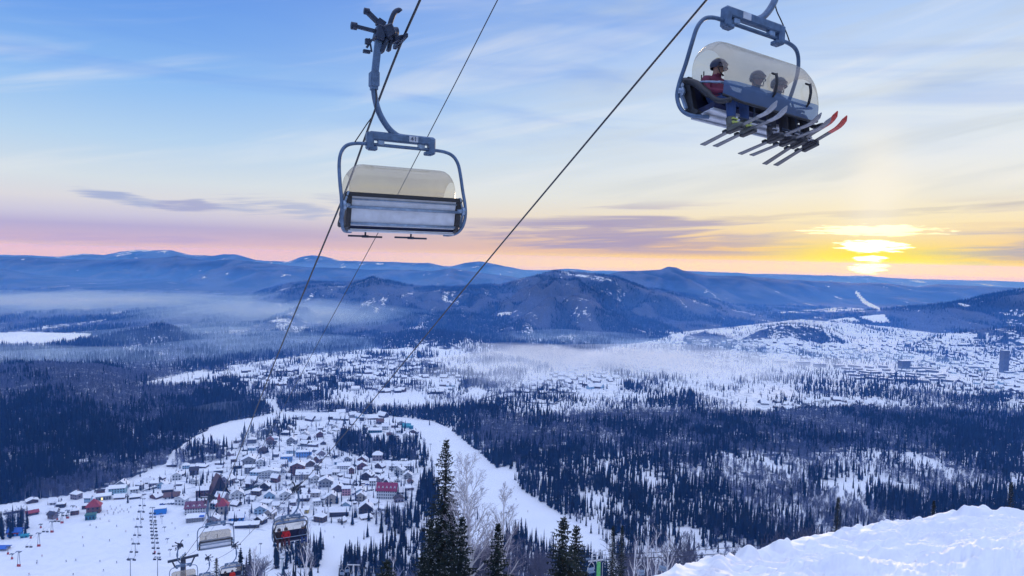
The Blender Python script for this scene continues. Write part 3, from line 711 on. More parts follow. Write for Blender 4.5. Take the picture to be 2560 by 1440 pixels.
near_trees([(2050, 1270), (2560, 1235), (2560, 1275), (2200, 1300), (2050, 1335)], 50, 250, 420, 0, 8, 30, 8)
near_trees([(690, 1395), (810, 1375), (820, 1440), (690, 1440)], 16, 230, 380, 1, 6, 18, 9)
near_trees([(960, 1410), (1110, 1390), (1110, 1440), (960, 1440)], 18, 110, 240, 1, 6, 18, 10)
near_trees([(690, 1400), (820, 1390), (820, 1436), (690, 1436)], 6, 180, 260, 0, 8, 20, 12)
near_trees([(1900, 1285), (2200, 1265), (2450, 1255), (2560, 1245), (2560, 1280), (2380, 1278), (2160, 1315), (1900, 1370)], 20, 150, 300, 1, 7, 24, 13)
if NEAR:
    NA = np.array(NEAR); nu, nv = proj(NA[:, 0], NA[:, 1], NA[:, 2]); nut, nvt = proj(NA[:, 0], NA[:, 1], NA[:, 2] + NA[:, 3])
    nP = np.stack([NA[:, 0], NA[:, 1], NA[:, 2], NA[:, 0] / NA[:, 1], np.ones(len(NA))], -1)
    P = np.concatenate([P, nP]); X = np.concatenate([X, NA[:, 0]]); Y = np.concatenate([Y, NA[:, 1]]); Z = np.concatenate([Z, NA[:, 2]])
    U = np.concatenate([U, nu]); V = np.concatenate([V, nv]); UT = np.concatenate([UT, nut]); VT = np.concatenate([VT, nvt])
    H = np.concatenate([H, NA[:, 3]]); isb = np.concatenate([isb, NA[:, 4] > .5]); HPX = np.concatenate([HPX, nv - nvt])
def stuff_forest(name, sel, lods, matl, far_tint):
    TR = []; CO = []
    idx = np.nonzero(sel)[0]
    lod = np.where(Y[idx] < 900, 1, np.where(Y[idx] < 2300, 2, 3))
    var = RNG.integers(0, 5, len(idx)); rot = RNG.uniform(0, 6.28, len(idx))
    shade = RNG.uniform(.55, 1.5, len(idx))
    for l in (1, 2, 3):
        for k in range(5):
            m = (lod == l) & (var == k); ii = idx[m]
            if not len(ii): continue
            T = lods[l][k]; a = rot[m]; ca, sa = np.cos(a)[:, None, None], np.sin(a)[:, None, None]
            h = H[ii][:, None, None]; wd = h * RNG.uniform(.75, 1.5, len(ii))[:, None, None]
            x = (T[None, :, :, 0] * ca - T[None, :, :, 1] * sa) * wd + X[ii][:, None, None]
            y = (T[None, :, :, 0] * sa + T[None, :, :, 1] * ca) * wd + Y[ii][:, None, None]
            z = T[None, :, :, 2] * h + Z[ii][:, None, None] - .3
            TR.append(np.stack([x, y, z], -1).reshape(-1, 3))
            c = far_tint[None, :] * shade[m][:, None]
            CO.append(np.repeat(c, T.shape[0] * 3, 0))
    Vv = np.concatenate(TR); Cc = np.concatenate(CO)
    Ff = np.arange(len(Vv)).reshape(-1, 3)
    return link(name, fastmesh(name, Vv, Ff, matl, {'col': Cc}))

# ---- the 300 largest of each kind are trees of their own
zone = np.full(len(X), 0)
zone = np.where(inpoly(UT, VT, [(840, 1440), (840, 1200), (1110, 1180), (1115, 1440)]), 1, zone)
zone = np.where((UT > 1110) & (UT < 1560) & (VT > 1270), 2, zone)
zone = np.where((UT < 660) & (UT > 580) & (VT > 1330), 3, zone)
zone = np.where((UT > 660) & (UT < 840) & (VT > 1300), 4, zone)
zone = np.where((UT < 580) & (VT > 1255), 5, zone)
zone = np.where((UT < 720) & (VT < 1255) & (Y > 700), 6, zone)
zone = np.where((UT > 1560) & (VT > 1235) & (Y < 470), 7, zone)
ZL_F = {0: 'slender dark fir standing in the dense forest across the ski run', 1: 'slender dark fir in the clump between village and tall spruce', 2: 'slender dark fir in the strip of trees below the narrow ski run', 3: 'tall dark fir in the isolated clump beside the low chairlift', 4: 'dark fir in the grove behind the chair with the red skier', 5: 'small dark fir standing by the open piste', 6: 'dark fir at the foot of the wooded hill above the piste', 7: 'dark fir rising from the slope directly behind the snow bank'}
ZL_B = {0: 'bare greyish birch mixed into the dense forest across the ski run', 1: 'bare birch in the clump of firs between village and tall spruce', 2: 'bare purplish birch in the thicket around the large white birch', 3: 'bare birch in the isolated clump beside the low chairlift', 4: 'bare birch in the grove behind the chair with the red skier', 5: 'small bare birch standing by the open piste', 6: 'bare birch at the foot of the wooded hill above the piste', 7: 'bare birch rising from the slope directly behind the snow bank'}
def fir_mid(seed):
    """a fir of unit height with whorls of separate drooping branches"""
    r = random.Random(seed); mb = MB()
    mb.tube([(0, 0, -.03), (0, 0, .5), (0, 0, .995)], [.011, .007, .0012], 5, 0)
    W = r.uniform(.085, .115); z = .05
    while z < .985:
        rad = W * (1 - z) ** .72 * r.uniform(.72, 1.15) + .004
        n = 7 if z < .8 else 5; a0 = r.uniform(0, 6.28)
        for k in range(n):
            a = a0 + 2 * PI * k / n + r.uniform(-.3, .3); q = rad * r.uniform(.6, 1.2)
            dx, dy = math.cos(a), math.sin(a); t = (-dy, dx); dr = q * r.uniform(.15, .55)
            wv = q * .42 + .004
            mid = (dx * q * .55, dy * q * .55, z - dr * .3); tip = (dx * q, dy * q, z - dr)
            mb.add([(0, 0, z + .012), (mid[0] + t[0] * wv, mid[1] + t[1] * wv, mid[2] - .012), tip, (mid[0] - t[0] * wv, mid[1] - t[1] * wv, mid[2] - .012)], [(0, 1, 2), (0, 2, 3)], 1)
        z += .030 * r.uniform(.8, 1.2) * (1.0 if z < .8 else .8)
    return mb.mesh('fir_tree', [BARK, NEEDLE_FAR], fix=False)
def birch_mid(seed):
    r = random.Random(seed); mb = MB()
    def br(p, d, L, rad, dep):
        e = p + d * L; mb.tube([p, e], [rad, rad * .55], 3, 0 if dep == 0 else 1, cap=False)
        if dep >= 4: return
        n = (9, 4, 3, 3)[dep]
        for k in range(n):
            t = r.uniform(.35, 1.0) if dep == 0 else r.uniform(.25, 1)
            ax = Vector((r.uniform(-1, 1), r.uniform(-1, 1), r.uniform(-.2, .2))).normalized()
            nd_ = (d * r.uniform(.7, 1.2) + ax * r.uniform(.45, .85) + Vector((0, 0, .35))).normalized()
            br(p + d * L * t, nd_, L * (r.uniform(.32, .5) if dep == 0 else r.uniform(.45, .7)), max(rad * .45, .0022), dep + 1)
    br(Vector((0, 0, -.03)), Vector((r.uniform(-.05, .05), r.uniform(-.05, .05), 1)).normalized(), .72, .011, 0)
    zt = max(v[2] for v in mb.v); mb.v = [(a / zt, b / zt, c / zt) for a, b, c in mb.v]
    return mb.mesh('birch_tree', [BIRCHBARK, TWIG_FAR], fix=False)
FIRM = [fir_mid(100 + k) for k in range(6)]; BIRM = [birch_mid(200 + k) for k in range(5)]
vispx = np.minimum(V, 1440) - np.maximum(VT, 0)
inside = (UT > 0) & (UT < 2560) & (VT < 1425)
def individuals(sel, meshes, name, cat, labels, kindname, most):
    idx = np.nonzero(sel & inside)[0]
    idx = idx[np.argsort(-vispx[idx])][:most]
    for i in idx:
        o = bpy.data.objects.new(name, meshes[int(RNG.integers(0, len(meshes)))]); COL.objects.link(o)
        w = H[i] * RNG.uniform(.8, 1.4); o.location = (X[i], Y[i], Z[i]); o.scale = (w, w, H[i]); o.rotation_euler = (0, 0, RNG.uniform(0, 6.28))
        tag(o, labels[int(zone[i])], cat, kindname + {0: ' across the ski run', 1: ' between village and spruce', 2: ' below the narrow run', 3: ' beside the chairlift', 4: ' behind the red skier', 5: ' by the piste', 6: ' at the wooded hill', 7: ' behind the snow bank'}[int(zone[i])])
    m = np.zeros(len(X), bool); m[idx] = True; return m
mf = individuals(~isb, FIRM, 'fir_tree', 'fir tree', ZL_F, 'firs', 284)
mb_ = individuals(isb, BIRM, 'birch_tree', 'birch tree', ZL_B, 'birches', 280)
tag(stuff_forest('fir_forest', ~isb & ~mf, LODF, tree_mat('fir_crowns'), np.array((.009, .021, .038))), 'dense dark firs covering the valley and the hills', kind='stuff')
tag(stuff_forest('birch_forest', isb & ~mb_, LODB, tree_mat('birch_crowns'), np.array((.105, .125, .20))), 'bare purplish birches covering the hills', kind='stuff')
print('TREES', (~isb).sum(), isb.sum())

# ---- large spruces in front
def spruce(seed, h, w, dens=1.0):
    """-> trunk mesh, crown mesh with single branches and needle twigs"""
    r = random.Random(seed); tr = MB(); cr = MB()
    tr.tube([(0, 0, -1.0), (.02, 0, h * .3), (0, .02, h * .7), (0, 0, h)], [h * .0125, h * .0095, h * .004, .012], 9, 0)
    z = h * .03
    while z < h * .992:
        f = z / h; rad = w * ((1 - f) ** .80) * r.uniform(.75, 1.12) + .10
        n = max(5, int((10 if f < .7 else 7 if f < .92 else 5) * dens)); a0 = r.uniform(0, 6.28)
        for k in range(n):
            a = a0 + 2 * PI * k / n + r.uniform(-.35, .35); q = rad * r.uniform(.6, 1.15)
            d = Vector((math.cos(a), math.sin(a), 0)); t = Vector((-d.y, d.x, 0))
            droop = r.uniform(.05, .38) if f < .85 else r.uniform(-.35, .1)
            nseg = max(3, int(q / .17)); pts = []
            for i in range(nseg + 1):
                g = i / nseg; pts.append(Vector((0, 0, z)) + d * q * g + Vector((0, 0, -droop * q * (g ** 1.25) + .13 * q * g * g)))
            wb = .013 + .008 * q
            for i in range(nseg):
                p, e = pts[i], pts[i + 1]; g = (i + .5) / nseg
                L = (.16 + .30 * q * .35) * (1 - .55 * g) * r.uniform(.75, 1.2) * (.55 + g if g < .35 else 1)
                for sd in (-1, 1):
                    for _ in range(3):
                        o = p.lerp(e, r.random()); tip = o + (d * r.uniform(.35, .8) + t * sd * r.uniform(.6, 1.0) + Vector((0, 0, r.uniform(-.45, .12)))) * L
                        sdv = (d * .55 - t * sd * .3 + Vector((0, 0, r.uniform(-.3, .3)))) * (.06 + .07 * L)
                        mi = 1 if (r.random() < .05) else 0
                        cr.add([o - sdv, o + sdv, tip], [(0, 1, 2)], mi)
                cr.add([p + Vector((0, 0, .02)) - t * wb * 2.2, p + Vector((0, 0, .02)) + t * wb * 2.2, e], [(0, 1, 2)], 0)
                if r.random() < .6:
                    o = p.lerp(e, .5); cr.add([o - d * .05, o + d * .06, o + Vector((0, 0, -.16 - .1 * r.random())) + t * r.uniform(-.08, .08)], [(0, 1, 2)], 0)
            # upright tip tuft
            p = pts[-1]; cr.add([p - t * .03, p + t * .03, p + d * .12 + Vector((0, 0, .05))], [(0, 1, 2)], 0)
        z += (.22 + .012 * h * (1 - f)) * r.uniform(.85, 1.15) * (1 if f < .9 else .75)
    return tr.mesh('trunk', BARK), cr.mesh('crown', [NEEDLE, DUST], fix=False)
def put_spruce(u, v, y, w, seed, label, name='spruce_tree', hmin=4, dens=1.0):
    p = at(u, v, y); g = gz(p.x, p.y); h = p.z - g
    t, c = spruce(seed, h, w, dens)
    o = thing(name, label, 'spruce tree', (p.x, p.y, g), (0, 0, 0), 'spruces on the near slope')
    link('trunk', t, o); link('crown', c, o); return o
put_spruce(1115, 1094, 50, 3.0, 1, 'tallest dark green spruce, its top reaching up over the ski run', dens=1.0)
put_spruce(1078, 1295, 52, 2.6, 2, 'shaggy dark spruce crowding the village side of the tallest spruce')
put_spruce(1131, 1272, 46, 1.9, 3, 'green spruce just in front of the tallest spruce trunk')
put_spruce(1155, 1292, 43, 1.9, 4, 'dense green spruce between tallest spruce and large white birch')
put_spruce(1245, 1308, 45, 1.7, 5, 'single green spruce standing in the birch thicket past the white birch')
put_spruce(1409, 1291, 44, 2.2, 6, 'taller of the twin green spruces in front of the ski run')
put_spruce(1441, 1312, 47, 2.1, 7, 'shorter of the twin green spruces, closer to the green pylon')
put_spruce(968, 1398, 40, 2.0, 8, 'dark brownish spruce top at the lower edge, below the fir clump')
put_spruce(1533, 1314, 105, 2.3, 9, 'narrow dark spruce next to the green pylon crossarm', dens=.6)
put_spruce(1556, 1312, 108, 1.9, 10, 'very narrow columnar spruce between green pylon and bare birches', dens=.6)
put_spruce(2096, 1240, 105, 2.3, 11, 'olive green spruce standing up behind the middle of the snow bank', dens=.6)
put_spruce(2335, 1250, 100, 2.0, 12, 'brownish spruce behind the snow bank next to its highest lump', dens=.6)
put_spruce(2529, 1203, 98, 2.4, 13, 'tall olive spruce behind the far end of the snow bank', dens=.6)
put_spruce(541, 1394, 135, 2.4, 14, 'small frosted spruce beside the chair with two riders', dens=.5)
put_spruce(1060, 1385, 48, 2.0, 15, 'bushy spruce skirting the foot of the tallest spruce')

# ---- large bare birches
def birch(seed, h, spread, forks, depth=5):
    r = random.Random(seed); tr = MB(); tw = MB()
    def limb(p, d, L, rad, wander, up, n=5):
        pts = [p]; q = d.normalized()
        for i in range(n):
            q = (q + Vector((r.uniform(-wander, wander), r.uniform(-wander, wander), up * r.uniform(.3, 1)))).normalized(); pts.append(pts[-1] + q * L / n)
        return pts, q
    def grow(pts, q, L, rad, dep, k, t0=.2):
        n = len(pts) - 1
        for i in range(k):
            t = t0 + (1 - t0) * (i + r.random()) / k; j = min(n - 1, int(t * n)); o = pts[j].lerp(pts[j + 1], min(1, t * n - j))
            dirn = (pts[j + 1] - pts[j]).normalized(); a = i * 2.4 + r.uniform(-.5, .5); ax = Vector((math.cos(a), math.sin(a), 0)); ax = (ax - dirn * ax.dot(dirn)).normalized()
            nl = L * (1.02 - t * .8) * r.uniform(.38, .60) if dep == 1 else L * r.uniform(.32, .60) * (1.15 - .6 * t)
            nr = max(rad * (1 - .7 * t) * (.50 if dep == 1 else .55), .006)
            dd = dirn * 1.0 + ax * r.uniform(.45, .75) * spread
            p2, q2 = limb(o, dd, nl, nr, .10, .13 if dep < 3 else -.02, 4)
            (tr if dep == 1 else tw).tube(p2, [nr * (1 - .6 * u_ / 4) for u_ in range(5)], 5 if dep == 1 else 3, 0, cap=False)
            if dep < depth: grow(p2, q2, nl, nr, dep + 1, (0, 9, 6, 4)[dep] if dep < 4 else 3)
    rad = h * .0155
    pts, q = limb(Vector((0, 0, -.6)), Vector((r.uniform(-.03, .03), r.uniform(-.03, .03), 1)), h, rad, .014, .05, 9)
    tr.tube(pts, [rad * (1 - .9 * (i / 9) ** .8) + .006 for i in range(10)], 8, 0, cap=False)
    grow(pts, q, h * .72, rad, 1, forks, .36)
    zt = max(v[2] for v in tr.v + tw.v); k = h / zt
    tr.v = [(a, b, c * k) for a, b, c in tr.v]; tw.v = [(a, b, c * k) for a, b, c in tw.v]
    return tr.mesh('trunk', BIRCHBARK, fix=False), tw.mesh('twigs', TWIG, fix=False)
def put_birch(u, v, y, seed, label, spread=1.0, forks=10, depth=4, hmax=26):
    p = at(u, v, y); g = gz(p.x, p.y); h = min(p.z - g, hmax)
    t, c = birch(seed, h, spread, forks, depth)
    o = thing('birch_tree', label, 'birch tree', (p.x, p.y, p.z - h), (0, 0, 0), 'large bare birches')
    link('trunk', t, o); link('twigs', c, o); return o
put_birch(1192, 1128, 46, 31, 'largest bare white birch with spreading crown in front of the ski run', 1.15, 24, 4)
put_birch(1262, 1205, 52, 32, 'thin bare birch leaning out beside the largest white birch', 1.0, 15, 4)
put_birch(1160, 1190, 60, 38, 'thin grey birch directly behind the tallest spruce', .9, 8, 4)
put_birch(1583, 1335, 88, 33, 'bare birch with several upright stems next to the green pylon', .8, 10, 3)
put_birch(1622, 1345, 92, 34, 'bare birch standing between two hanging empty chairs', .8, 10, 3)
put_birch(1641, 1308, 120, 35, 'taller bare birch with a white fork rising over the thicket', .85, 10, 3)
put_birch(1672, 1330, 96, 36, 'bare birch nearest the lower tip of the snow bank', .8, 10, 3)
put_birch(766, 1300, 190, 37, 'bare birch with bright white trunk below the chair with red skier', .8, 9, 3)
put_birch(640, 1362, 140, 39, 'pale birch trunk inside the isolated fir clump', .8, 9, 3)
put_birch(985, 1385, 70, 47, 'twisted white birch beside the dark brownish spruce top', 1.2, 8, 3)
# ------------------------------------------------------------------ village
def wm(name, c): return mat('wall_' + name, c, .85, var=.18, scale=1.5)
WALLS = {'brown log': wm('log', (.085, .055, .042)), 'white': wm('white', (.62, .63, .64)), 'pale blue': wm('pale_blue', (.30, .45, .58)), 'grey': wm('grey', (.26, .27, .29)),
 'dark timber': wm('timber', (.045, .035, .035)), 'beige': wm('beige', (.40, .36, .32)), 'yellow': wm('yellow', (.55, .42, .10)), 'reddish brown': wm('redbrown', (.15, .07, .055)),
 'bright blue': wm('blue', (.03, .22, .62)), 'turquoise': wm('turq', (.03, .32, .42)), 'pink': wm('pink', (.52, .26, .30)), 'teal': wm('teal', (.02, .16, .22)), 'stone': wm('stone', (.24, .20, .22)), 'pale turquoise': wm('paleturq', (.32, .52, .58))}
ROOFS = {'snow covered': SNOW, 'red': mat('roof_red', (.34, .035, .05), .6, var=.3, scale=.8), 'crimson': mat('roof_crimson', (.30, .02, .07), .6, var=.3, scale=.8), 'brown': mat('roof_brown', (.14, .075, .065), .7, var=.3, scale=.8), 'blue': mat('roof_blue', (.02, .13, .55), .5, var=.2, scale=.8), 'dark': mat('roof_dark', (.05, .045, .055), .7, var=.3, scale=.8), 'purple': mat('roof_purple', (.16, .05, .09), .6, var=.3, scale=.8), 'turquoise': mat('roof_turq', (.02, .30, .40), .5, var=.2, scale=.8), 'green': mat('roof_green', (.02, .13, .10), .5, var=.2)}
EAVE = mat('eaves', (.06, .045, .04), .8); GLASS = mat('window_glass', (.02, .03, .05), .15, var=.4, scale=.7, spec=.6); LIT = mat('lit_window', (.8, .6, .2), .4, emit=((1.0, .75, .25), 1.6)); FRAMEW = mat('white_trim', (.6, .62, .64), .6)
def house(name, label, cat, loc, rz, w, d, h, roof='gable', rh=3.0, wall='white', rc='snow covered', rows=2, cols=4, dorm=0, group=None, extra=None, lit=0, timber=False, over=.7):
    """front faces -Y (towards the slope); w along X"""
    o = thing(name, label, cat, loc, (0, 0, rz), group)
    W = MB(); hw, hd = w / 2, d / 2
    if roof in ('gable', 'cross'):   # ridge along X, seen eaves side on
        W.prism([(-hd, -3), (hd, -3), (hd, h), (0, h + rh), (-hd, h)], -hw, hw, 'X')
    elif roof == 'front':            # gable to the front
        W.prism([(-hw, -3), (hw, -3), (hw, h), (0, h + rh), (-hw, h)], -hd, hd, 'Y')
    elif roof == 'aframe':
        W.prism([(-hw * .8, -3), (hw * .8, -3), (hw * .75, h * .3), (0, h + rh - .6), (-hw * .75, h * .3)], -hd * .9, hd * .9, 'Y')
    else: W.box((0, 0, (h - 3) / 2), (w, d, h + 3))
    if timber:
        T = MB()
        for k in range(cols + 1): T.box((-hw + w * k / cols, -hd - .06, h / 2), (.35, .14, h))
        for k in range(rows + 1): T.box((0, -hd - .09, h * k / rows), (w, .14, .35))
    wo = W.build('wall', WALLS[wall], o)
    if timber: T.build('timber_frame', EAVE, o)
    Rf = MB(); th = .45
    def slab(p, q, x0, x1, axis):   # sloping slab between profile points
        n = Vector((-(q[1] - p[1]), q[0] - p[0])).normalized() * th
        if n.y < 0: n = -n
        Rf.prism([p, q, (q[0] + n.x, q[1] + n.y), (p[0] + n.x, p[1] + n.y)], x0, x1, axis, 0)
        Rf.prism([(p[0], p[1] - .22), (q[0], q[1] - .22), (q[0], q[1] - .004), (p[0], p[1] - .004)], x0 + .05, x1 - .05, axis, 1)
    sl = None
    if roof in ('gable', 'cross'):
        sl = rh / hd; slab((-hd - over, h - over * sl + .25), (0, h + rh + .25), -hw - over, hw + over, 'X'); slab((hd + over, h - over * sl + .25), (0, h + rh + .25), -hw - over, hw + over, 'X')
    elif roof == 'front':
        sl = rh / hw; slab((-hw - over, h - over * sl + .25), (0, h + rh + .25), -hd - over, hd + over, 'Y'); slab((hw + over, h - over * sl + .25), (0, h + rh + .25), -hd - over, hd + over, 'Y')
    elif roof == 'aframe':
        slab((-hw - .3, .2), (0, h + rh + .2), -hd - over, hd + over, 'Y'); slab((hw + .3, .2), (0, h + rh + .2), -hd - over, hd + over, 'Y')
    elif roof in ('hip', 'pyramid'):
        a, b = hw + over, hd + over; rx = 0.01 if roof == 'pyramid' else max(0, hw - hd)
        Rf.add([(-a, -b, h + .02), (a, -b, h + .02), (a, b, h + .02), (-a, b, h + .02), (-rx, 0, h + rh), (rx, 0, h + rh)], [(0, 1, 5, 4), (1, 2, 5), (2, 3, 4, 5), (3, 0, 4), (3, 2, 1, 0)], 0)
    else:
        Rf.box((0, 0, h + .3), (w + .8, d + .8, .6), None, 0); Rf.box((0, 0, h - .12), (w + .5, d + .5, .2), None, 1)
    ro = Rf.build('roof', [ROOFS[rc], EAVE], o)
    if roof in ('gable', 'hip', 'front') and w > 7 and rc != 'blue':
        MB().box((hw * .35, hd * .12, h + rh * .8), (.9, .9, rh * .9 + .8)).build('chimney', WALLS['stone'], ro)
    if dorm:
        for k in range(dorm):
            x = -hw + w * (k + .5) / dorm; D = MB()
            y1 = -hd * .82; zt = h + .1
            D.prism([(x - w / dorm * .22, zt), (x + w / dorm * .22, zt), (x + w / dorm * .22, zt + rh * .42), (x, zt + rh * .66), (x - w / dorm * .22, zt + rh * .42)], y1, y1 + hd * .6, 'Y')
            dd = D.build('dormer', WALLS['white'], o); MB().box((x, y1 - .04, zt + rh * .24), (w / dorm * .2, .08, rh * .3)).build('pane', GLASS, dd)
    if rows and cols:
        fh = h / rows; ww = min(1.6, w / cols * .5)
        for r_ in range(rows):
            for c_ in range(cols):
                x = -hw + w * (c_ + .5) / cols
                if roof == 'aframe' and abs(x) > hw * .45: continue
                yy = -hd - .03 if roof != 'aframe' else -hd * .9 - .03
                m = LIT if (lit and (r_ * cols + c_) % 5 == 2) else GLASS
                MB().box((x, yy, fh * (r_ + .5)), (ww, .1, fh * .5)).build('window', m, o)
        if d > 6 and rows <= 3:
            for sd in (-1, 1):
                MB().box((sd * (hw + .03) if roof != 'aframe' else 0, 0 if roof != 'aframe' else -hd, h * .5), (.1, min(2, d * .3), h * .3)).build('window', GLASS, o)
    if extra: extra(o, w, d, h, rh)
    return o
LANDM = []   # (label noun, position)
def L_(u, v, wpx, hpx, noun, label, cat='building', name='hotel', rz=0., dr=.7, scale_h=1., **kw):
    p = hit(u, v, 400); w = wpx / F * p.y * .93; tot = hpx / F * p.y * scale_h
    roof = kw.get('roof', 'gable'); fr = kw.pop('rfrac', .38 if roof not in ('flat',) else 0)
    tot = max(tot - w * dr * .22, tot * .6); rh = tot * fr; h = tot - rh * .8
    a = math.atan2(p.x, p.y)
    o = house(name, label, cat, p + Vector((0, 0, -.3)), rz - a * .6, w, w * dr, max(h, 2.2), rh=max(rh, .5), **kw)
    LANDM.append((noun, p)); return o
def turrets(pos, rcol, hf=1.0):
    def f(o, w, d, h, rh):
        for fx, fy, hh, rr in pos:
            T = MB(); T.cyl((fx * w, fy * d, h * .6 * hh), rr * w, h * 1.2 * hh, n=8); t = T.build('turret', WALLS['reddish brown'], o)
            c = MB(); z = h * 1.2 * hh; n = 8; c.add([(fx * w + rr * w * 1.3 * math.cos(2 * PI * k / n), fy * d + rr * w * 1.3 * math.sin(2 * PI * k / n), z) for k in range(n)] + [(fx * w, fy * d, z + rr * w * 4.0)], [(k, (k + 1) % n, n) for k in range(n)]); c.build('spire', ROOFS[rcol], t)
    return f
def archway(o, w, d, h, rh):
    A = MB(); n = 12; r = w * .10
    A.tube([(w * .05 + r * math.cos(PI * k / n), -d * .5 - .5, 1.5 + r * 1.6 * math.sin(PI * k / n)) for k in range(n + 1)], .7, 6); A.build('porch_arch', FRAMEW, o)
def balconies(nrow):
    def f(o, w, d, h, rh):
        for k in range(nrow):
            MB().box((0, -d / 2 - .7, h * (k + .25) / nrow), (w * .86, 1.3, .9)).build('balcony', FRAMEW, o)
    return f
def hall_sign(o, w, d, h, rh):
    MB().box((0, -d / 2 - .2, h * .75), (w * .9, .3, h * .16)).build('stripe', mat('red_stripe', (.5, .03, .04), .6), o)
L_(38, 1338, 30, 22, 'the bright blue roofed base hall', 'base hall with bright blue roof and red stripe beside the piste edge', name='ski_hall', roof='gable', rc='blue', wall='bright blue', rows=1, cols=3, extra=hall_sign, rz=-.2)
L_(62, 1343, 18, 9, 'the turquoise shed', 'low turquoise flat roofed shed tucked behind the blue base hall', 'shed', 'shed', roof='flat', rc='turquoise', wall='turquoise', rows=1, cols=2)
L_(6, 1374, 30, 12, 'the long blue roof', 'low shed with long slanting bright blue roof nearer than the base hall', 'shed', 'shed', roof='gable', rc='blue', wall='grey', rows=0, cols=0, rz=-.3)
L_(80, 1286, 28, 14, 'the long red roofed cabin', 'low cabin with a plain red roof at the edge of the dark wood', 'house', 'cabin', roof='gable', rc='red', wall='brown log', rows=1, cols=3, rz=.35)
L_(33, 1280, 44, 17, 'the long snowy chalet', 'long dark chalet with wide snow covered roof at the wood edge', 'house', 'chalet', roof='gable', wall='dark timber', rows=1, cols=5, rz=.3)
L_(80, 1256, 26, 14, 'the snowy roofed barn', 'brown barn with steep snowy roof where the dark wood ends', 'barn', 'barn', roof='front', wall='brown log', rows=1, cols=2, rz=.4)
L_(235, 1281, 32, 38, 'the red pyramid roofed chalet', 'chalet with a tall red pyramid roof beside the piste', 'house', 'chalet', roof='pyramid', rc='red', wall='reddish brown', rows=2, cols=3, rfrac=.55, over=1.2)
L_(227, 1298, 24, 17, 'the teal kiosk', 'dark teal boxy kiosk on the piste in front of the red pyramid roof', 'kiosk', 'kiosk', roof='flat', rc='green', wall='teal', rows=1, cols=3)
L_(295, 1233, 40, 26, 'the pale turquoise hotel', 'large pale turquoise hotel block under a snowy roof near the wood', name='hotel', roof='gable', wall='pale turquoise', rows=3, cols=6, rfrac=.2)
L_(259, 1248, 36, 17, 'the lit hall', 'flat roofed hall with yellow lit windows beside the pale turquoise hotel', name='hall', roof='flat', wall='grey', rows=1, cols=6, lit=1, rz=.15)
L_(401, 1283, 30, 20, 'the blue and white lift station', 'white roofed lift station with bright blue base at the piste top row', 'lift station', 'lift_station', roof='flat', wall='bright blue', rows=0, cols=0, rz=.08)
L_(430, 1243, 38, 17, 'the plain brown roof', 'low house with one broad plain brown roof', 'house', 'house', roof='gable', rc='brown', wall='white', rows=1, cols=4, rfrac=.6, rz=.1)
L_(494, 1280, 58, 34, 'the turreted purple hotel', 'long purple roofed hotel with several small pointed turrets', name='hotel', roof='gable', rc='purple', wall='white', rows=3, cols=9, dorm=4, extra=turrets([(-.3, -.3, 1.0, .06), (0, -.2, 1.05, .05), (.32, -.1, 1.2, .06)], 'purple'), rfrac=.4)
L_(556, 1283, 32, 42, 'the red spired lodge', 'lodge with a steep red roof and tall red spire behind dark firs', name='lodge', roof='pyramid', rc='red', wall='beige', rows=2, cols=3, rfrac=.5, extra=turrets([(-.28, .1, 1.35, .14)], 'red'))
L_(490, 1301, 44, 22, 'the half timbered guesthouse', 'white half timbered guesthouse with a blue roofed wing', name='guesthouse', roof='gable', wall='white', rows=3, cols=7, timber=True, rfrac=.25, extra=lambda o, w, d, h, rh: MB().box((w * .38, -d * .1, h + .9), (w * .28, d * .9, 1.2)).build('blue_roof', ROOFS['blue'], o))
L_(545, 1235, 50, 50, 'the great brown A-frame', 'huge brown steep roofed hotel with arched white porch', name='hotel', roof='aframe', rc='brown', wall='dark timber', rows=3, cols=4, rfrac=.7, extra=archway, dr=.5, rz=.5)
L_(507, 1238, 32, 27, 'the brown windowed chalet', 'dark brown chalet with two window rows beside the huge steep roof', 'house', 'chalet', roof='gable', wall='reddish brown', rows=2, cols=5, rfrac=.3)
L_(674, 1193, 54, 26, 'the white balconied hotel', 'white hotel with three rows of long balconies and low gabled roof', name='hotel', roof='front', wall='white', rows=3, cols=7, rfrac=.22, extra=balconies(3), dr=.45)
L_(624, 1160, 40, 27, 'the broad gabled chalet', 'grey chalet with a broad snowy gable behind the white balconied hotel', 'house', 'chalet', roof='front', wall='grey', rows=2, cols=4, rfrac=.45)
L_(625, 1182, 26, 24, 'the narrow grey guesthouse', 'tall narrow grey guesthouse between broad gable and balconied hotel', 'house', 'guesthouse', roof='gable', wall='grey', rows=3, cols=3, rfrac=.2)
L_(744, 1186, 38, 37, 'the tall russet hotel', 'tall russet brown hotel with a snowy double roof', name='hotel', roof='front', wall='reddish brown', rows=4, cols=4, rfrac=.25)
L_(717, 1152, 28, 18, 'the small bright blue block', 'small bright blue block at the upper village', name='shop', roof='flat', wall='bright blue', rows=1, cols=3)
L_(760, 1142, 40, 18, 'the long bright blue block', 'long bright blue block with a snowy flat roof among trees', name='shop', roof='flat', wall='bright blue', rc='snow covered', rows=2, cols=6, dr=.4)
L_(790, 1128, 40, 12, 'the long dark hall', 'long low dark hall with sloping snowy roof uphill of the bright blue blocks', name='hall', roof='gable', wall='dark timber', rows=1, cols=6, rz=-.2, dr=.4)
L_(1016, 1068, 22, 12, 'the turquoise roofed pavilion', 'small pavilion with vivid turquoise roof at the head of the ski run', 'pavilion', 'pavilion', roof='gable', rc='turquoise', wall='turquoise', rows=0, cols=0, rfrac=.6)
L_(1028, 1072, 11, 9, 'the teal hut', 'tiny teal hut beside the turquoise pavilion', 'hut', 'hut', roof='flat', rc='turquoise', wall='teal', rows=0, cols=0)
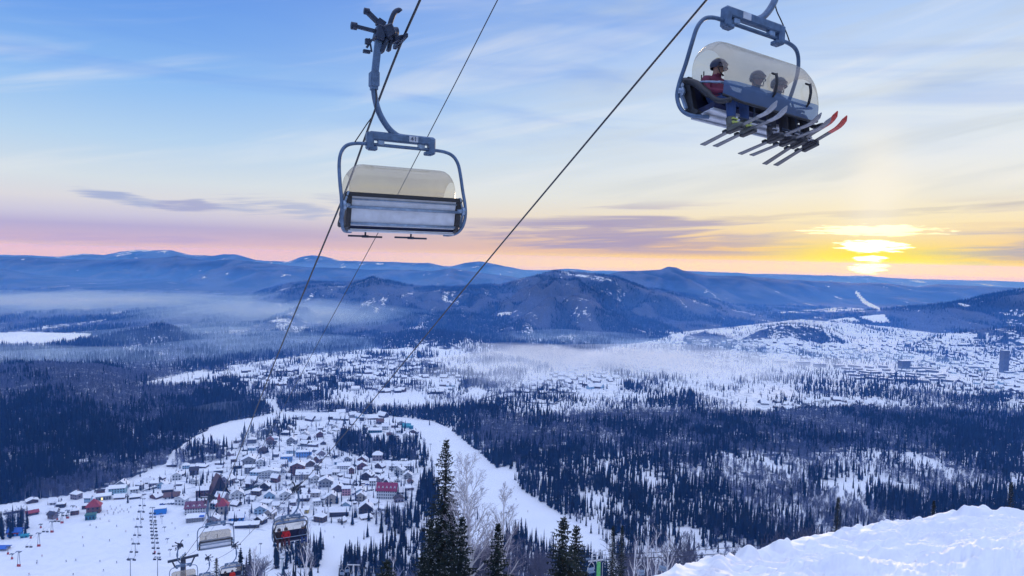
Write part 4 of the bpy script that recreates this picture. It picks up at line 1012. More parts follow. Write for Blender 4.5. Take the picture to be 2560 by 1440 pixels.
L_(938, 1080, 36, 14, 'the wide snowy hall', 'wide hall with dark walls behind the fir grove', name='hall', roof='gable', wall='teal', rows=1, cols=6, dr=.5)
L_(944, 1150, 26, 26, 'the stone house', 'purple grey stone house with hipped snowy roof below the fir grove', 'house', 'house', roof='hip', wall='stone', rows=2, cols=3)
L_(1003, 1174, 64, 24, 'the triple gabled row house', 'long white row house with dark framed gables beside the ski run', name='row_house', roof='gable', wall='white', rows=2, cols=9, dorm=3, timber=True, rfrac=.4, dr=.35)
L_(1020, 1196, 22, 20, 'the single gabled cottage', 'lone cottage with a snowy front gable below the triple gabled row', 'house', 'cottage', roof='front', wall='grey', rows=2, cols=2, rfrac=.45)
L_(968, 1244, 54, 40, 'the crimson roofed hotel', 'white hotel with crimson roof and five small white dormers', name='hotel', roof='gable', rc='crimson', wall='white', rows=3, cols=9, dorm=5, rfrac=.45, dr=.42, rz=-.12)
L_(752, 1280, 42, 22, 'the yellow house', 'yellow walled house with snowy roof above the fir grove', 'house', 'house', roof='hip', wall='yellow', rows=2, cols=4)
L_(651, 1283, 30, 25, 'the pale blue villa', 'pale blue villa with a pointed snowy roof', 'house', 'villa', roof='front', wall='pale blue', rows=2, cols=3)
L_(848, 1289, 50, 25, 'the long log lodge', 'long dark log lodge with thick snow on its roof', name='lodge', roof='gable', wall='dark timber', rows=2, cols=8, rfrac=.4, dr=.4)
L_(915, 1281, 36, 32, 'the steep dark chalet', 'dark chalet with steep crossed gables beside the long log lodge', 'house', 'chalet', roof='front', wall='dark timber', rows=2, cols=3, rfrac=.5)
L_(830, 1256, 36, 30, 'the white gabled house', 'white house with tall snowy front gable uphill of the log lodge', 'house', 'house', roof='front', wall='beige', rows=2, cols=3, rfrac=.45)
L_(757, 1250, 36, 18, 'the wide brown chalet', 'wide brown chalet uphill of the yellow house', 'house', 'chalet', roof='gable', wall='brown log', rows=1, cols=6)
L_(592, 1298, 38, 24, 'the snowy cafe', 'cafe with a big snowy roof and bright blue side wall', 'cafe', 'cafe', roof='gable', wall='bright blue', rows=1, cols=4, rfrac=.6)
L_(618, 1318, 62, 18, 'the long arched hall', 'long dark hall with white arched windows at the piste edge', name='hall', roof='gable', wall='dark timber', rows=1, cols=11, rfrac=.35, dr=.3)
L_(866, 1237, 22, 26, 'the narrow pink house', 'narrow pink fronted house among firs uphill of the log lodge', 'house', 'house', roof='gable', wall='pink', rows=3, cols=3, rfrac=.2)
L_(815, 1215, 36, 28, 'the grey twin gabled house', 'grey twin gabled house in the middle of the village', 'house', 'house', roof='front', wall='grey', rows=2, cols=4)
L_(785, 1240, 30, 22, 'the beige turreted house', 'beige house with one round turret beside the wide brown chalet', 'house', 'house', roof='hip', wall='beige', rows=2, cols=3, extra=turrets([(-.4, -.4, 1.0, .12)], 'dark'))
L_(760, 1195, 40, 26, 'the many roofed inn', 'large inn with several snowy roofs below the tall russet hotel', name='inn', roof='gable', wall='beige', rows=3, cols=6, dorm=2)
L_(860, 1170, 34, 18, 'the low white motel', 'low white motel below the fir grove', name='motel', roof='gable', wall='white', rows=2, cols=6)
L_(430, 1165, 24, 12, 'the dark cottage under the hill', 'dark cottage standing alone under the wooded hill', 'house', 'cottage', roof='gable', wall='dark timber', rows=1, cols=3)
L_(527, 1148, 22, 14, 'the white cube house', 'plain white cube house at the top corner of the village', 'house', 'house', roof='flat', wall='white', rows=2, cols=2)
L_(700, 1068, 30, 12, 'the snowy bus barn', 'low snow buried barn in the open field behind the village', 'barn', 'barn', roof='gable', wall='grey', rows=0, cols=0)
L_(1090, 1042, 20, 9, 'the field cottage', 'small dark cottage beyond the head of the ski run', 'house', 'cottage', roof='gable', wall='dark timber', rows=1, cols=2)
L_(880, 1120, 24, 14, 'the grove cottage', 'brown cottage at the edge of the fir grove', 'house', 'cottage', roof='front', wall='brown log', rows=1, cols=2)

# smaller houses filling the lanes
FILL = [([(330, 1222), (420, 1185), (520, 1150), (600, 1100), (690, 1075), (800, 1060), (900, 1050), (1000, 1060), (1040, 1080), (1030, 1100), (960, 1100), (900, 1080), (830, 1090), (800, 1130), (880, 1150), (960, 1160), (1020, 1150), (1040, 1200), (1010, 1260), (940, 1290), (850, 1310), (760, 1300), (640, 1320), (560, 1310), (470, 1300), (400, 1255), (330, 1250)], 150),
 ([(90, 1290), (120, 1260), (230, 1235), (330, 1215), (345, 1245), (260, 1255), (200, 1285), (120, 1300)], 15)]
taken = [(p.x, p.y) for _, p in LANDM]
WL = ['brown log', 'white', 'grey', 'dark timber', 'beige', 'reddish brown', 'pale blue', 'stone', 'white', 'dark timber']
fills = []
rf = random.Random(42)
for poly, n in FILL:
    us = [p[0] for p in poly]; vs = [p[1] for p in poly]; k = t = 0
    while k < n and t < n * 60:
        t += 1; u = rf.uniform(min(us), max(us)); v = rf.uniform(min(vs), max(vs))
        if not bool(inpoly(np.array([u]), np.array([v]), poly)[0]): continue
        p = hit(u, v, 450)
        if p is None or any((p.x - a) ** 2 + (p.y - b) ** 2 < (12 + p.y * .005) ** 2 for a, b in taken): continue
        taken.append((p.x, p.y)); fills.append(p); k += 1
COUNTS = {}; fill_specs = []
def near_lm(p, n=2):
    q = sorted(LANDM, key=lambda e: (e[1] - p).length); return q[:n]
for p in fills:
    wname = rf.choice(WL); roof = rf.choice(['gable', 'gable', 'front', 'front', 'hip', 'flat']); rc = rf.choices(['snow covered', 'dark', 'brown', 'purple'], [15, 1, .6, .2])[0]
    w = rf.uniform(6, 13); h = rf.choice([2.6, 3.2, 4.5, 5, 6.5]); a = rf.uniform(-.5, .5)
    (n1, p1), (n2, p2) = near_lm(p)
    rel = 'uphill of' if False else ('just beyond' if p.y > p1.y + 12 else 'just before' if p.y < p1.y - 12 else 'beside')
    size = 'small' if w < 8.5 else 'broad' if w > 11.5 else 'low' if h < 3 else 'tall' if h > 6 else 'plain'
    rt = {'gable': 'pitched', 'front': 'gabled', 'hip': 'hipped', 'flat': 'flat'}[roof]
    fill_specs.append((p, wname, roof, rc, w, h, a, f'{size} {wname} house, {rt} {rc} roof, {rel} {n1}'))
for (p, wname, roof, rc, w, h, a, lab) in fill_specs:
    if len(lab.split()) > 16: lab = lab.replace(' covered', '')
    house('house', lab, 'house', p + Vector((0, 0, -.3)), a, w, w * rf.uniform(.6, .9), h, roof=roof, rh=w * rf.uniform(.22, .38), wall=wname, rc=rc, rows=1 if h < 5 else 2, cols=3, group='houses of the ski village')

# sheds and small outbuildings between the houses
def shed_mesh(m):
    b = MB(); b.box((0, 0, .6), (4.2, 3.2, 3.2), None, 0); b.prism([(-2.1, 2.05), (2.1, 2.35), (2.1, 2.8), (-2.1, 2.5)], -2.5, 2.5, 'X', 1); return b.mesh('shed', [m, SNOW])
SHM = {'dark': shed_mesh(WALLS['dark timber']), 'brown': shed_mesh(WALLS['brown log']), 'grey': shed_mesh(WALLS['grey'])}
k = t = 0; poly = FILL[0][0]; us = [p[0] for p in poly]; vs = [p[1] for p in poly]
while k < 70 and t < 4000:
    t += 1; u = rf.uniform(min(us), max(us)); v = rf.uniform(min(vs), max(vs))
    if not bool(inpoly(np.array([u]), np.array([v]), poly)[0]): continue
    p = hit(u, v, 450)
    if p is None or any((p.x - a) ** 2 + (p.y - b) ** 2 < 49 for a, b in taken): continue
    taken.append((p.x, p.y)); cn = rf.choice(list(SHM)); o = link('shed', SHM[cn]); o.location = p; o.rotation_euler = (0, 0, rf.uniform(-1, 1)); o.scale = (rf.uniform(.7, 1.5), rf.uniform(.7, 1.2), rf.uniform(.7, 1.1)); k += 1
    tag(o, f'small {cn} shed with lean-to snowy roof near {near_lm(p)[0][0]}', 'shed', 'outbuildings between the village houses')

# houses out on the plain and in the town: the largest on their own, the rest as one mass
def plain_points(poly, n, seed, mind):
    r = random.Random(seed); us = [p[0] for p in poly]; vs = [p[1] for p in poly]; out = []; t = 0
    while len(out) < n and t < n * 30:
        t += 1; u = r.uniform(min(us), max(us)); v = r.uniform(min(vs), max(vs))
        if not bool(inpoly(np.array([u]), np.array([v]), poly)[0]): continue
        p = hit(u, v, 900)
        if p is None: continue
        out.append(p)
    return out
far_h = plain_points([(480, 950), (640, 920), (860, 895), (1000, 890), (1100, 900), (1180, 960), (1100, 985), (900, 985), (700, 975), (560, 970)], 170, 3, 20) + \
  plain_points([(1250, 1000), (1330, 960), (1450, 905), (1600, 865), (1720, 850), (1850, 850), (2000, 860), (2130, 870), (2240, 830), (2400, 860), (2560, 870), (2560, 960), (2400, 940), (2200, 900), (1900, 900), (1700, 920), (1500, 970)], 620, 4, 20) + \
  plain_points([(1880, 1008), (2000, 1000), (2100, 1000), (2180, 1012), (2150, 1022), (1950, 1026)], 45, 5, 20) + plain_points([(2330, 960), (2560, 940), (2560, 1015), (2450, 1000)], 40, 6, 20) + \
  plain_points([(700, 1040), (860, 1034), (1060, 1040), (1100, 1050), (950, 1050), (760, 1052)], 16, 8, 20)
far_h.sort(key=lambda p: p.y)
rq = random.Random(77)
HV, HF, HM = [], [], []
def simple_house(mb, p, w, d, h, rh, a, wi):
    c, s = math.cos(a), math.sin(a)
    def tr(q): return (p.x + q[0] * c - q[1] * s, p.y + q[0] * s + q[1] * c, p.z + q[2])
    hw, hd = w / 2, d / 2
    A = [(-hw, -hd, -2), (hw, -hd, -2), (hw, hd, -2), (-hw, hd, -2), (-hw, -hd, h), (hw, -hd, h), (hw, hd, h), (-hw, hd, h), (-hw, 0, h + rh), (hw, 0, h + rh)]
    mb.add([tr(q) for q in A], [(0, 1, 5, 4), (1, 2, 6, 9, 5), (2, 3, 7, 6), (3, 0, 4, 8, 7)], wi)
    o = .5; B = [(-hw - o, -hd - o, h - .2), (hw + o, -hd - o, h - .2), (hw + o, hd + o, h - .2), (-hw - o, hd + o, h - .2), (-hw - o, 0, h + rh + .2), (hw + o, 0, h + rh + .2)]
    mb.add([tr(q) for q in B], [(0, 1, 5, 4), (2, 3, 4, 5)], 0)
FW = [SNOW, WALLS['dark timber'], WALLS['brown log'], WALLS['grey'], WALLS['white'], WALLS['pale blue']]
names_w = [None, 'dark timber', 'brown', 'grey', 'white', 'pale blue']
NFAR = 80; mass = MB()
for i, p in enumerate(far_h):
    w = rq.uniform(10, 19); d = w * rq.uniform(.6, .9); h = rq.uniform(3, 6); rh = w * rq.uniform(.2, .35); a = rq.uniform(-.7, .7); wi = rq.choices([1, 2, 3, 4, 5], [6, 4, 5, 2, 1])[0]
    if i < NFAR:
        o = thing('house', f'distant {names_w[wi]} house with snowy roof on the ' + ('snowy field directly behind the village' if p.y < 1400 and p.x < 50 else 'clearing beyond the wide forest' if p.x > 300 else 'scattered settlement past the wooded hill'), 'house', p, (0, 0, a), f'distant {names_w[wi]} houses')
        m1 = MB(); simple_house(m1, Vector((0, 0, 0)), w, d, h, rh, 0, 1)
        wallm = MB(); roofm = MB()
        wallm.v = m1.v; roofm.v = m1.v
        k = [j for j, q in enumerate(m1.m) if q == 1]
        wallm.f = [m1.f[j] for j in k]; wallm.m = [0] * len(k); wallm.smooth = [False] * len(k)
        k = [j for j, q in enumerate(m1.m) if q == 0]
        roofm.f = [m1.f[j] for j in k]; roofm.m = [0] * len(k); roofm.smooth = [False] * len(k)
        wallm.build('wall', FW[wi], o); roofm.build('roof', SNOW, o)
    else: simple_house(mass, p, w, d, h, rh, a, wi)
tag(mass.build('town_houses', FW), 'small snow roofed houses scattered through the far town', kind='stuff')

# blocks of flats in the town
CONC = mat('concrete', (.20, .21, .24), .85, var=.15, scale=.2); BRICKD = mat('dark_facade', (.11, .12, .15), .8, var=.2, scale=.2)
def block(u, v, wpx, hpx, label, name='apartment_block', m=None, rz=0., dr=.3, floors=5, cols=8, cat='apartment block', group=None):
    p = hit(u, v, 1200); w = wpx / F * p.y; h = hpx / F * p.y
    o = thing(name, label, cat, p, (0, 0, rz), group)
    b = MB(); b.box((0, 0, h / 2 - 3), (w, max(12, w * dr), h + 6)); d = max(12, w * dr)
    b.build('wall', m or CONC, o); MB().box((0, 0, h + .4), (w + .6, d + .6, .8)).build('roof', SNOW, o)
    g = MB()
    for f in range(floors): g.box((0, -d / 2 - .05, h * (f + .5) / floors), (w * .94, .1, h / floors * .42))
    g.build('window_band', GLASS, o)
    return o
block(2509, 931, 15, 56, 'tall slim tower block standing alone in the town', 'tower_block', BRICKD, .1, .9, 18, 4, 'tower block')
block(2260, 921, 25, 20, 'bulky dark apartment block with a flat top, beyond the curved terrace', 'apartment_block', BRICKD, .2, .6, 8)
block(2331, 918, 10, 12, 'small dark square block between bulky block and slim tower', 'apartment_block', BRICKD, 0, .8, 6)
block(2007, 914, 34, 10, 'long dark slab block of flats nearest the mist', 'apartment_block', BRICKD, .05, .2, 5)
block(2049, 918, 30, 9, 'second dark slab block of flats beside the nearest one to the mist', 'apartment_block', BRICKD, .05, .2, 5)
block(1950, 908, 36, 7, 'low slab block half hidden by drifting mist', 'apartment_block', CONC, .05, .2, 4)
block(2280, 955, 75, 7, 'long low terrace of flats curving along the town edge', 'apartment_block', CONC, -.25, .12, 4)
block(2345, 943, 50, 8, 'angled end wing of the long curved terrace', 'apartment_block', CONC, .55, .12, 4)
rq = random.Random(5)
SL = 'pale snow roofed slab block among the parallel rows in the town'
for r_ in range(5):
    for c_ in range(7):
        u = 2095 + c_ * 38 + r_ * 12 + rq.uniform(-8, 8); v = 917 + r_ * 7.5 + c_ * 1.2 + rq.uniform(-1.5, 1.5)
        if 2240 < u < 2285 and v < 925: continue
        block(u, v, rq.uniform(16, 30), rq.uniform(4, 6), SL, 'apartment_block', CONC, rq.choice([-.9, -.7, .2]), .22, 4, group='slab blocks in parallel rows')
for k in range(8):
    block(2420 + k * 18 + rq.uniform(-5, 5), 905 + rq.uniform(0, 45), rq.uniform(20, 34), rq.uniform(3, 5), 'low dark industrial shed near the slim tower', 'industrial_shed', BRICKD, rq.uniform(-.2, .3), .3, 2, cat='shed', group='industrial sheds near the tower')
# fenced storage yard on the plain
def yard():
    q = [hit(u, v, 900) for u, v in ((1195, 1003), (1270, 980), (1440, 984), (1385, 1012))]
    o = thing('yard_fence', 'low fence around a rectangular snowy yard on the plain', 'fence', q[0])
    for i in range(4):
        a, b = q[i] - q[0], q[(i + 1) % 4] - q[0]; MB().bar(a + Vector((0, 0, 1.5)), b + Vector((0, 0, 1.5)), .6, 3.4).build('fence_side', WALLS['grey'], o)
yard()
# snow wall / retaining fence across the village parking
def wall_run():
    pts = [hit(u, v, 450) for u, v in ((520, 1243), (560, 1238), (610, 1228), (650, 1215), (690, 1203))]
    o = thing('retaining_wall', 'long dark green retaining wall running diagonally through the village', 'wall', pts[0])
    for a, b in zip(pts, pts[1:]): MB().bar(a - pts[0] + Vector((0, 0, 1)), b - pts[0] + Vector((0, 0, 1)), .7, 2.2).build('wall_section', mat('dull_green_wall', (.035, .07, .07), .85), o)
wall_run()

# ---- parked cars
CARC = {'dark': (.015, .018, .024), 'white': (.6, .62, .64), 'silver': (.30, .32, .35), 'blue': (.02, .08, .30), 'red': (.30, .02, .02)}
def car_mesh(cn):
    b = MB(); pr = [(-2.2, .35), (2.2, .35), (2.2, .8), (1.3, .95), (.75, 1.5), (-1.3, 1.5), (-2.0, .95), (-2.2, .85)]
    b.prism(pr, -.88, .88, 'Y', 0)
    for x in (-1.4, 1.4):
        for y in (-.8, .8): b.cyl((x, y, .34), .34, .25, 'Y', 10, 2)
    for y in (-.885, .885): b.add([(-1.7, y, .98), (1.1, y, .98), (.65, y, 1.42), (-1.2, y, 1.42)], [(0, 1, 2, 3)], 1)
    b.box((-.3, 0, 1.58), (1.9, 1.5, .16), None, 3)
    return b.mesh('parked_car', [mat('car_' + cn, CARC[cn], .3, .2, var=.1), GLASS, BLACK, SNOW])
CM = {c: car_mesh(c) for c in CARC}
rc_ = random.Random(9)
for (a, b, n, where) in [((565, 1252), (640, 1232), 14, 'below the green retaining wall'), ((560, 1232), (640, 1212), 10, 'above the green retaining wall'), ((868, 1222), (930, 1210), 10, 'beside the crimson roofed hotel'), ((885, 1236), (930, 1226), 7, 'in the second row at the crimson roofed hotel'), ((405, 1262), (475, 1256), 11, 'before the plain brown roof'), ((470, 1303), (500, 1303), 4, 'before the half timbered guesthouse'), ((360, 1228), (420, 1212), 9, 'on the lane past the pale turquoise hotel'), ((690, 1235), (745, 1222), 6, 'in the open lot uphill of the pale blue villa'), ((300, 1245), (360, 1238), 6, 'before the pale turquoise hotel')]:
    for k in range(n):
        t = (k + rc_.uniform(-.2, .2)) / max(1, n - 1); p = hit(a[0] + (b[0] - a[0]) * t, a[1] + (b[1] - a[1]) * t + rc_.uniform(-1, 1), 450)
        c = rc_.choices(list(CARC), [6, 2, 3, 2, 1])[0]
        o = link('parked_car', CM[c]); o.location = p; o.rotation_euler = (0, 0, rc_.choice([1.2, 1.4, 1.0]))
        tag(o, f'{c} car parked {where}', 'car', f'{c} cars parked {where}')

# ---- lift pylons and far chairs on the piste
PYM = mat('pylon_paint', (.13, .16, .20), .5, .3); REDM = mat('red_base', (.42, .05, .04), .6); GREENM = mat('green_paint', (.10, .42, .12), .5); TEALM = mat('teal_pole', (.03, .14, .15), .5)
def pylon(u, v, vt, label, arm=4.5, base=None, aframe=False, name='lift_pylon', pole=None, group='lift pylons on the piste', ymin=420, th=.22):
    p = hit(u, v, ymin); h = (v - vt) / F * p.y * 1.03
    o = thing(name, label, 'lift pylon', p, (0, 0, 0), group); m = pole or PYM
    b = MB()
    if aframe: b.tube([(-1.3, 0, -1), (-.25, 0, h)], th * .8, 6); b.tube([(1.3, 0, -1), (.25, 0, h)], th * .8, 6)
    else: b.tube([(0, 0, -1), (0, 0, h)], [th * 1.3, th], 8)
    b.build('pole', m, o)
    c = MB().box((0, 0, h), (arm, .4, .4)); c.box((0, 0, h - .9), (arm * .35, .3, .3)); cr = c.build('crossarm', m, o)
    for sd in (-1, 1): MB().box((sd * arm * .46, 0, h - .35), (.3, 2.6, .5)).build('sheave_train', DSTEEL, cr)
    if base: MB().box((0, 0, .5), (2.6 if aframe else 1.2, 1.0, 2.4)).build('base', REDM, o)
    return p + Vector((0, 0, h - .6)), arm * .46
LA = [(47, 1416, 1378), (97, 1366, 1332), (130, 1331, 1303), (155, 1308, 1281), (169, 1296, 1275), (182, 1283, 1264)]
WH = ['nearest the lower frame corner', 'close to the blue base hall', 'uphill next after the blue base hall', 'between blue base hall and teal kiosk', 'just short of the teal kiosk', 'beside the red pyramid roofed chalet']
lineA = [pylon(u, v, t, f'slender two legged lift pylon with red base {w}', 3.6, True, True) for (u, v, t), w in zip(LA, WH)]
lineA2 = [pylon(u, v, t, f'small single pole lift pylon with red foot {w}', 2.4, True) for (u, v, t), w in zip([(20, 1386, 1366), (30, 1398, 1384), (77, 1346, 1338), (102, 1320, 1310), (143, 1300, 1288)], ['beside the long blue roof', 'between long blue roof and the piste', 'beside the turquoise shed', 'behind the blue base hall', 'behind the teal kiosk line'])]
LB = [(326, 1440, 1396), (338, 1390, 1358), (345, 1344, 1316), (352, 1309, 1277), (357, 1272, 1246)]
WB = ['at the lower frame edge', 'next up from the lower frame edge', 'halfway along the middle piste line', 'level with the blue and white lift station', 'behind the blue and white lift station']
lineB = [pylon(u, v, t, f'T shaped lift pylon {w}', 5.0) for (u, v, t), w in zip(LB, WB)]
LC = [(394, 1440, 1392), (387, 1383, 1338), (384, 1338, 1305), (381, 1300, 1268)]
WC = ['at the lower frame edge beside hanging chairs', 'with a tall thin pole in the chair column', 'higher up in the chair column', 'in front of the blue and white lift station']
lineC = [pylon(u, v, t, f'slim lift pylon {w}', 4.4, k == 1) for k, ((u, v, t), w) in enumerate(zip(LC, WC))]
[pylon(u, v, t, 'thin T shaped tow lift post standing on the open piste', 2.2, group='tow lift posts', name='tow_post', th=.12) for u, v, t in ((405, 1310, 1290), (411, 1330, 1317), (418, 1358, 1346), (425, 1391, 1373), (402, 1296, 1283))]
[pylon(u, v, t, l, 3.4, group='pylons on the narrow run') for u, v, t, l in ((1265, 1306, 1281, 'T shaped lift pylon on the narrow run beside the white birch crown'), (1381, 1352, 1330, 'T shaped lift pylon at the foot of the narrow run near the twin spruces'), (1076, 1128, 1110, 'small lift pylon at the upper narrow run beside the tallest spruce tip'), (1205, 1240, 1222, 'small lift pylon half hidden by the white birch crown'))]
pylon(705, 1441, 1395, 'teal pole standing on the slope below the red skier chair', 3.0, pole=TEALM, name='snow_gun_mast', group='teal masts')
pylon(651, 1385, 1358, 'thin grey post on the piste behind the fir clump', 2.0, name='tow_post', th=.13, group='single posts')
pylon(624, 1335, 1312, 'grey post between arched hall and the up going rope', 1.5, name='tow_post', th=.13, group='single posts')
def far_chair_mesh():
    b = MB(); b.tube([(0, 0, 0), (0, -.1, -1.6)], .06, 5); b.box((0, 0, -2.5), (2.4, .25, .9), (.2, 0, 0)); b.box((0, -.35, -2.95), (2.4, .8, .15))
    b.tube([(-1.2, -.3, -2.9), (-1.2, 0, -1.6), (1.2, 0, -1.6), (1.2, -.3, -2.9)], .07, 5); return b.mesh('chairlift_chair', [BLACK])
FCM = far_chair_mesh()
def rope(a, b, sag, r, name, label, cat='cable', n=10):
    pts = [a.lerp(b, k / n) - Vector((0, 0, sag * 4 * (k / n) * (1 - k / n))) for k in range(n + 1)]
    o = MB().tube(pts, r, 5).build(name, CABLE); return tag(o, label, cat), pts
def chair_line(line, where, per, grp):
    for i in range(len(line) - 1):
        (p, a), (q, b) = line[i], line[i + 1]
        for sd in (-1, 1):
            A = p + Vector((sd * a, 0, 0)); B = q + Vector((sd * b, 0, 0))
            o, pts = rope(A, B, 1.2, .035, 'haul_rope', f'haul rope of the lift {where}'); o['group'] = 'haul ropes ' + where
            for k in range(per):
                c = link('chairlift_chair', FCM); c.location = A.lerp(B, (k + .5) / per) - Vector((0, 0, 1.1)); tag(c, f'small dark empty chair hanging on the lift {where}', 'lift chair', grp)
chair_line(lineA, 'along the blue base hall', 1, 'far chairs along the base hall')
chair_line(lineB, 'with T shaped pylons on the piste', 2, 'far chairs on the T pylon lift')
chair_line(lineC, 'before the blue and white lift station', 4, 'far chairs at the blue and white station')

# ---- skiers on the piste
def skier_mesh(cn, c1, c2):
    b = MB()
    b.tube([(-.12, .1, .05), (-.11, .16, .48), (-.06, 0, .88)], [.07, .085, .11], 6, 1); b.tube([(.12, .1, .05), (.11, .16, .48), (.06, 0, .88)], [.07, .085, .11], 6, 1)
    b.tube([(0, 0, .82), (0, .04, 1.1), (0, .12, 1.38), (0, .14, 1.48)], [.17, .19, .21, .09], 8, 0)
    for s in (-1, 1): b.tube([(s * .2, .12, 1.38), (s * .32, .2, 1.12), (s * .28, .42, 1.02)], [.07, .06, .05], 6, 0)
    b.ball((0, .17, 1.62), .13, 8, 6, 2)
    for s in (-.13, .13): b.box((s, .2, .03), (.09, 1.65, .04), None, 2)
    return b.mesh('skier', [mat('jacket_' + cn, c1, .8), mat('trousers_' + cn, c2, .8), BLACK])
SKM = {'dark': skier_mesh('dark', (.02, .025, .04), (.02, .02, .025)), 'blue': skier_mesh('blue', (.03, .09, .30), (.03, .03, .04)), 'red': skier_mesh('red', (.35, .03, .03), (.03, .03, .04))}
SKP = [(165, 1405), (190, 1402), (250, 1405), (258, 1428), (105, 1392), (93, 1405), (92, 1410), (208, 1366), (274, 1353), (207, 1345), (225, 1314), (250, 1299), (292, 1317), (262, 1289), (272, 1304), (300, 1281), (310, 1280), (322, 1282), (278, 1274), (288, 1276), (291, 1271), (295, 1283), (283, 1286), (270, 1285), (305, 1275), (318, 1276), (327, 1270), (335, 1300), (183, 1438), (72, 1438), (292, 1408), (330, 1350), (152, 1300), (240, 1320), (315, 1330), (215, 1300), (275, 1268), (300, 1266), (285, 1282), (268, 1279), (58, 1300), (430, 1310), (438, 1322), (470, 1340), (1010, 1092), (1060, 1098), (1110, 1130), (1150, 1160), (1290, 1250), (1320, 1280), (1100, 1105), (812, 1330), (860, 1320), (835, 1345)]
for k, (u, v) in enumerate(SKP):
    p = hit(u, v, 430); cn = ('dark', 'dark', 'blue', 'dark', 'red')[k % 5]
    where = 'narrow run beside the dense forest' if u > 1000 else 'snow below the long log lodge' if u > 800 else 'snow between the tow posts' if u > 400 else 'wide piste in the crowd by the lift' if v < 1290 else 'empty middle of the wide piste'
    o = link('skier', SKM[cn]); o.location = p; o.rotation_euler = (0, 0, (k * 1.7) % 6.28); o.scale = (1.15,) * 3
    tag(o, f'tiny skier in {cn} clothing on the {where}', 'skier', f'{cn} skiers on the {where}')
# ------------------------------------------------------------------ chairlift in front
def bubble_mat():
    m = bpy.data.materials.new('amber_bubble'); m.use_nodes = True; nt = m.node_tree; nt.nodes.clear(); L = nt.links.new
    o = nd(nt, 'ShaderNodeOutputMaterial'); tr = nd(nt, 'ShaderNodeBsdfTransparent'); tr.inputs[0].default_value = (.82, .78, .71, 1)
    df = nd(nt, 'ShaderNodeBsdfTranslucent'); df.inputs[0].default_value = (.78, .72, .62, 1)
    d2 = nd(nt, 'ShaderNodeBsdfDiffuse'); d2.inputs[0].default_value = (.42, .43, .46, 1)
    gl = nd(nt, 'ShaderNodeBsdfGlossy'); gl.inputs['Roughness'].default_value = .12
    tc = nd(nt, 'ShaderNodeTexCoord'); nz = nd(nt, 'ShaderNodeTexNoise'); nz.inputs['Scale'].default_value = 1.6; nz.inputs['Detail'].default_value = 4; L(tc.outputs['Object'], nz.inputs['Vector'])
    mr = nd(nt, 'ShaderNodeMapRange'); mr.inputs[1].default_value = .3; mr.inputs[2].default_value = .7; mr.inputs[3].default_value = .15; mr.inputs[4].default_value = .27; L(nz.outputs['Fac'], mr.inputs[0])
    a = nd(nt, 'ShaderNodeMixShader'); a.inputs[0].default_value = .45; L(df.outputs[0], a.inputs[1]); L(d2.outputs[0], a.inputs[2])
    b = nd(nt, 'ShaderNodeMixShader'); L(mr.outputs[0], b.inputs[0]); L(tr.outputs[0], b.inputs[1]); L(a.outputs[0], b.inputs[2])
    fr = nd(nt, 'ShaderNodeLayerWeight'); fr.inputs['Blend'].default_value = .12; fm = nd(nt, 'ShaderNodeMath', operation='MULTIPLY_ADD'); L(fr.outputs['Facing'], fm.inputs[0]); fm.inputs[1].default_value = .32; fm.inputs[2].default_value = .035
    c = nd(nt, 'ShaderNodeMixShader'); L(fm.outputs[0], c.inputs[0]); L(b.outputs[0], c.inputs[1]); L(gl.outputs[0], c.inputs[2])
    L(c.outputs[0], o.inputs['Surface']); return m
BUB = bubble_mat()
def apron_mat():
    m = bpy.data.materials.new('smoky_apron'); m.use_nodes = True; nt = m.node_tree; b = nt.nodes['Principled BSDF']; o = nt.nodes['Material Output']
    b.inputs['Base Color'].default_value = (.07, .13, .26, 1); b.inputs['Roughness'].default_value = .35
    t = nd(nt, 'ShaderNodeBsdfTransparent'); t.inputs[0].default_value = (.55, .65, .8, 1); x = nd(nt, 'ShaderNodeMixShader')
    tc = nd(nt, 'ShaderNodeTexCoord'); nz = nd(nt, 'ShaderNodeTexNoise'); nz.inputs['Scale'].default_value = 2.0; nt.links.new(tc.outputs['Object'], nz.inputs['Vector'])
    mr = nd(nt, 'ShaderNodeMapRange'); mr.inputs[3].default_value = .55; mr.inputs[4].default_value = .85; nt.links.new(nz.outputs['Fac'], mr.inputs[0]); nt.links.new(mr.outputs[0], x.inputs[0])
    nt.links.new(t.outputs[0], x.inputs[1]); nt.links.new(b.outputs[0], x.inputs[2]); nt.links.new(x.outputs[0], o.inputs['Surface']); return m
APRON = apron_mat()
PLATE = mat('number_plate', (.55, .6, .66), .5)
def smooth_path(pts, n=8): return bez(pts, n)
FR = .042
def frame_path():
    h = []   # one half, from the middle of the top to the middle of the bottom
    top = [(0, 0, -.14), (.80, 0, -.14), (1.12, 0, -.16), (1.32, -.02, -.24), (1.44, -.06, -.42), (1.49, -.12, -.70), (1.50, -.26, -1.10), (1.50, -.42, -1.45), (1.50, -.46, -1.72), (1.47, -.36, -1.98), (1.40, -.18, -2.13), (1.30, 0.02, -2.18), (1.15, .10, -2.18)]
    return top
CH_M = {}
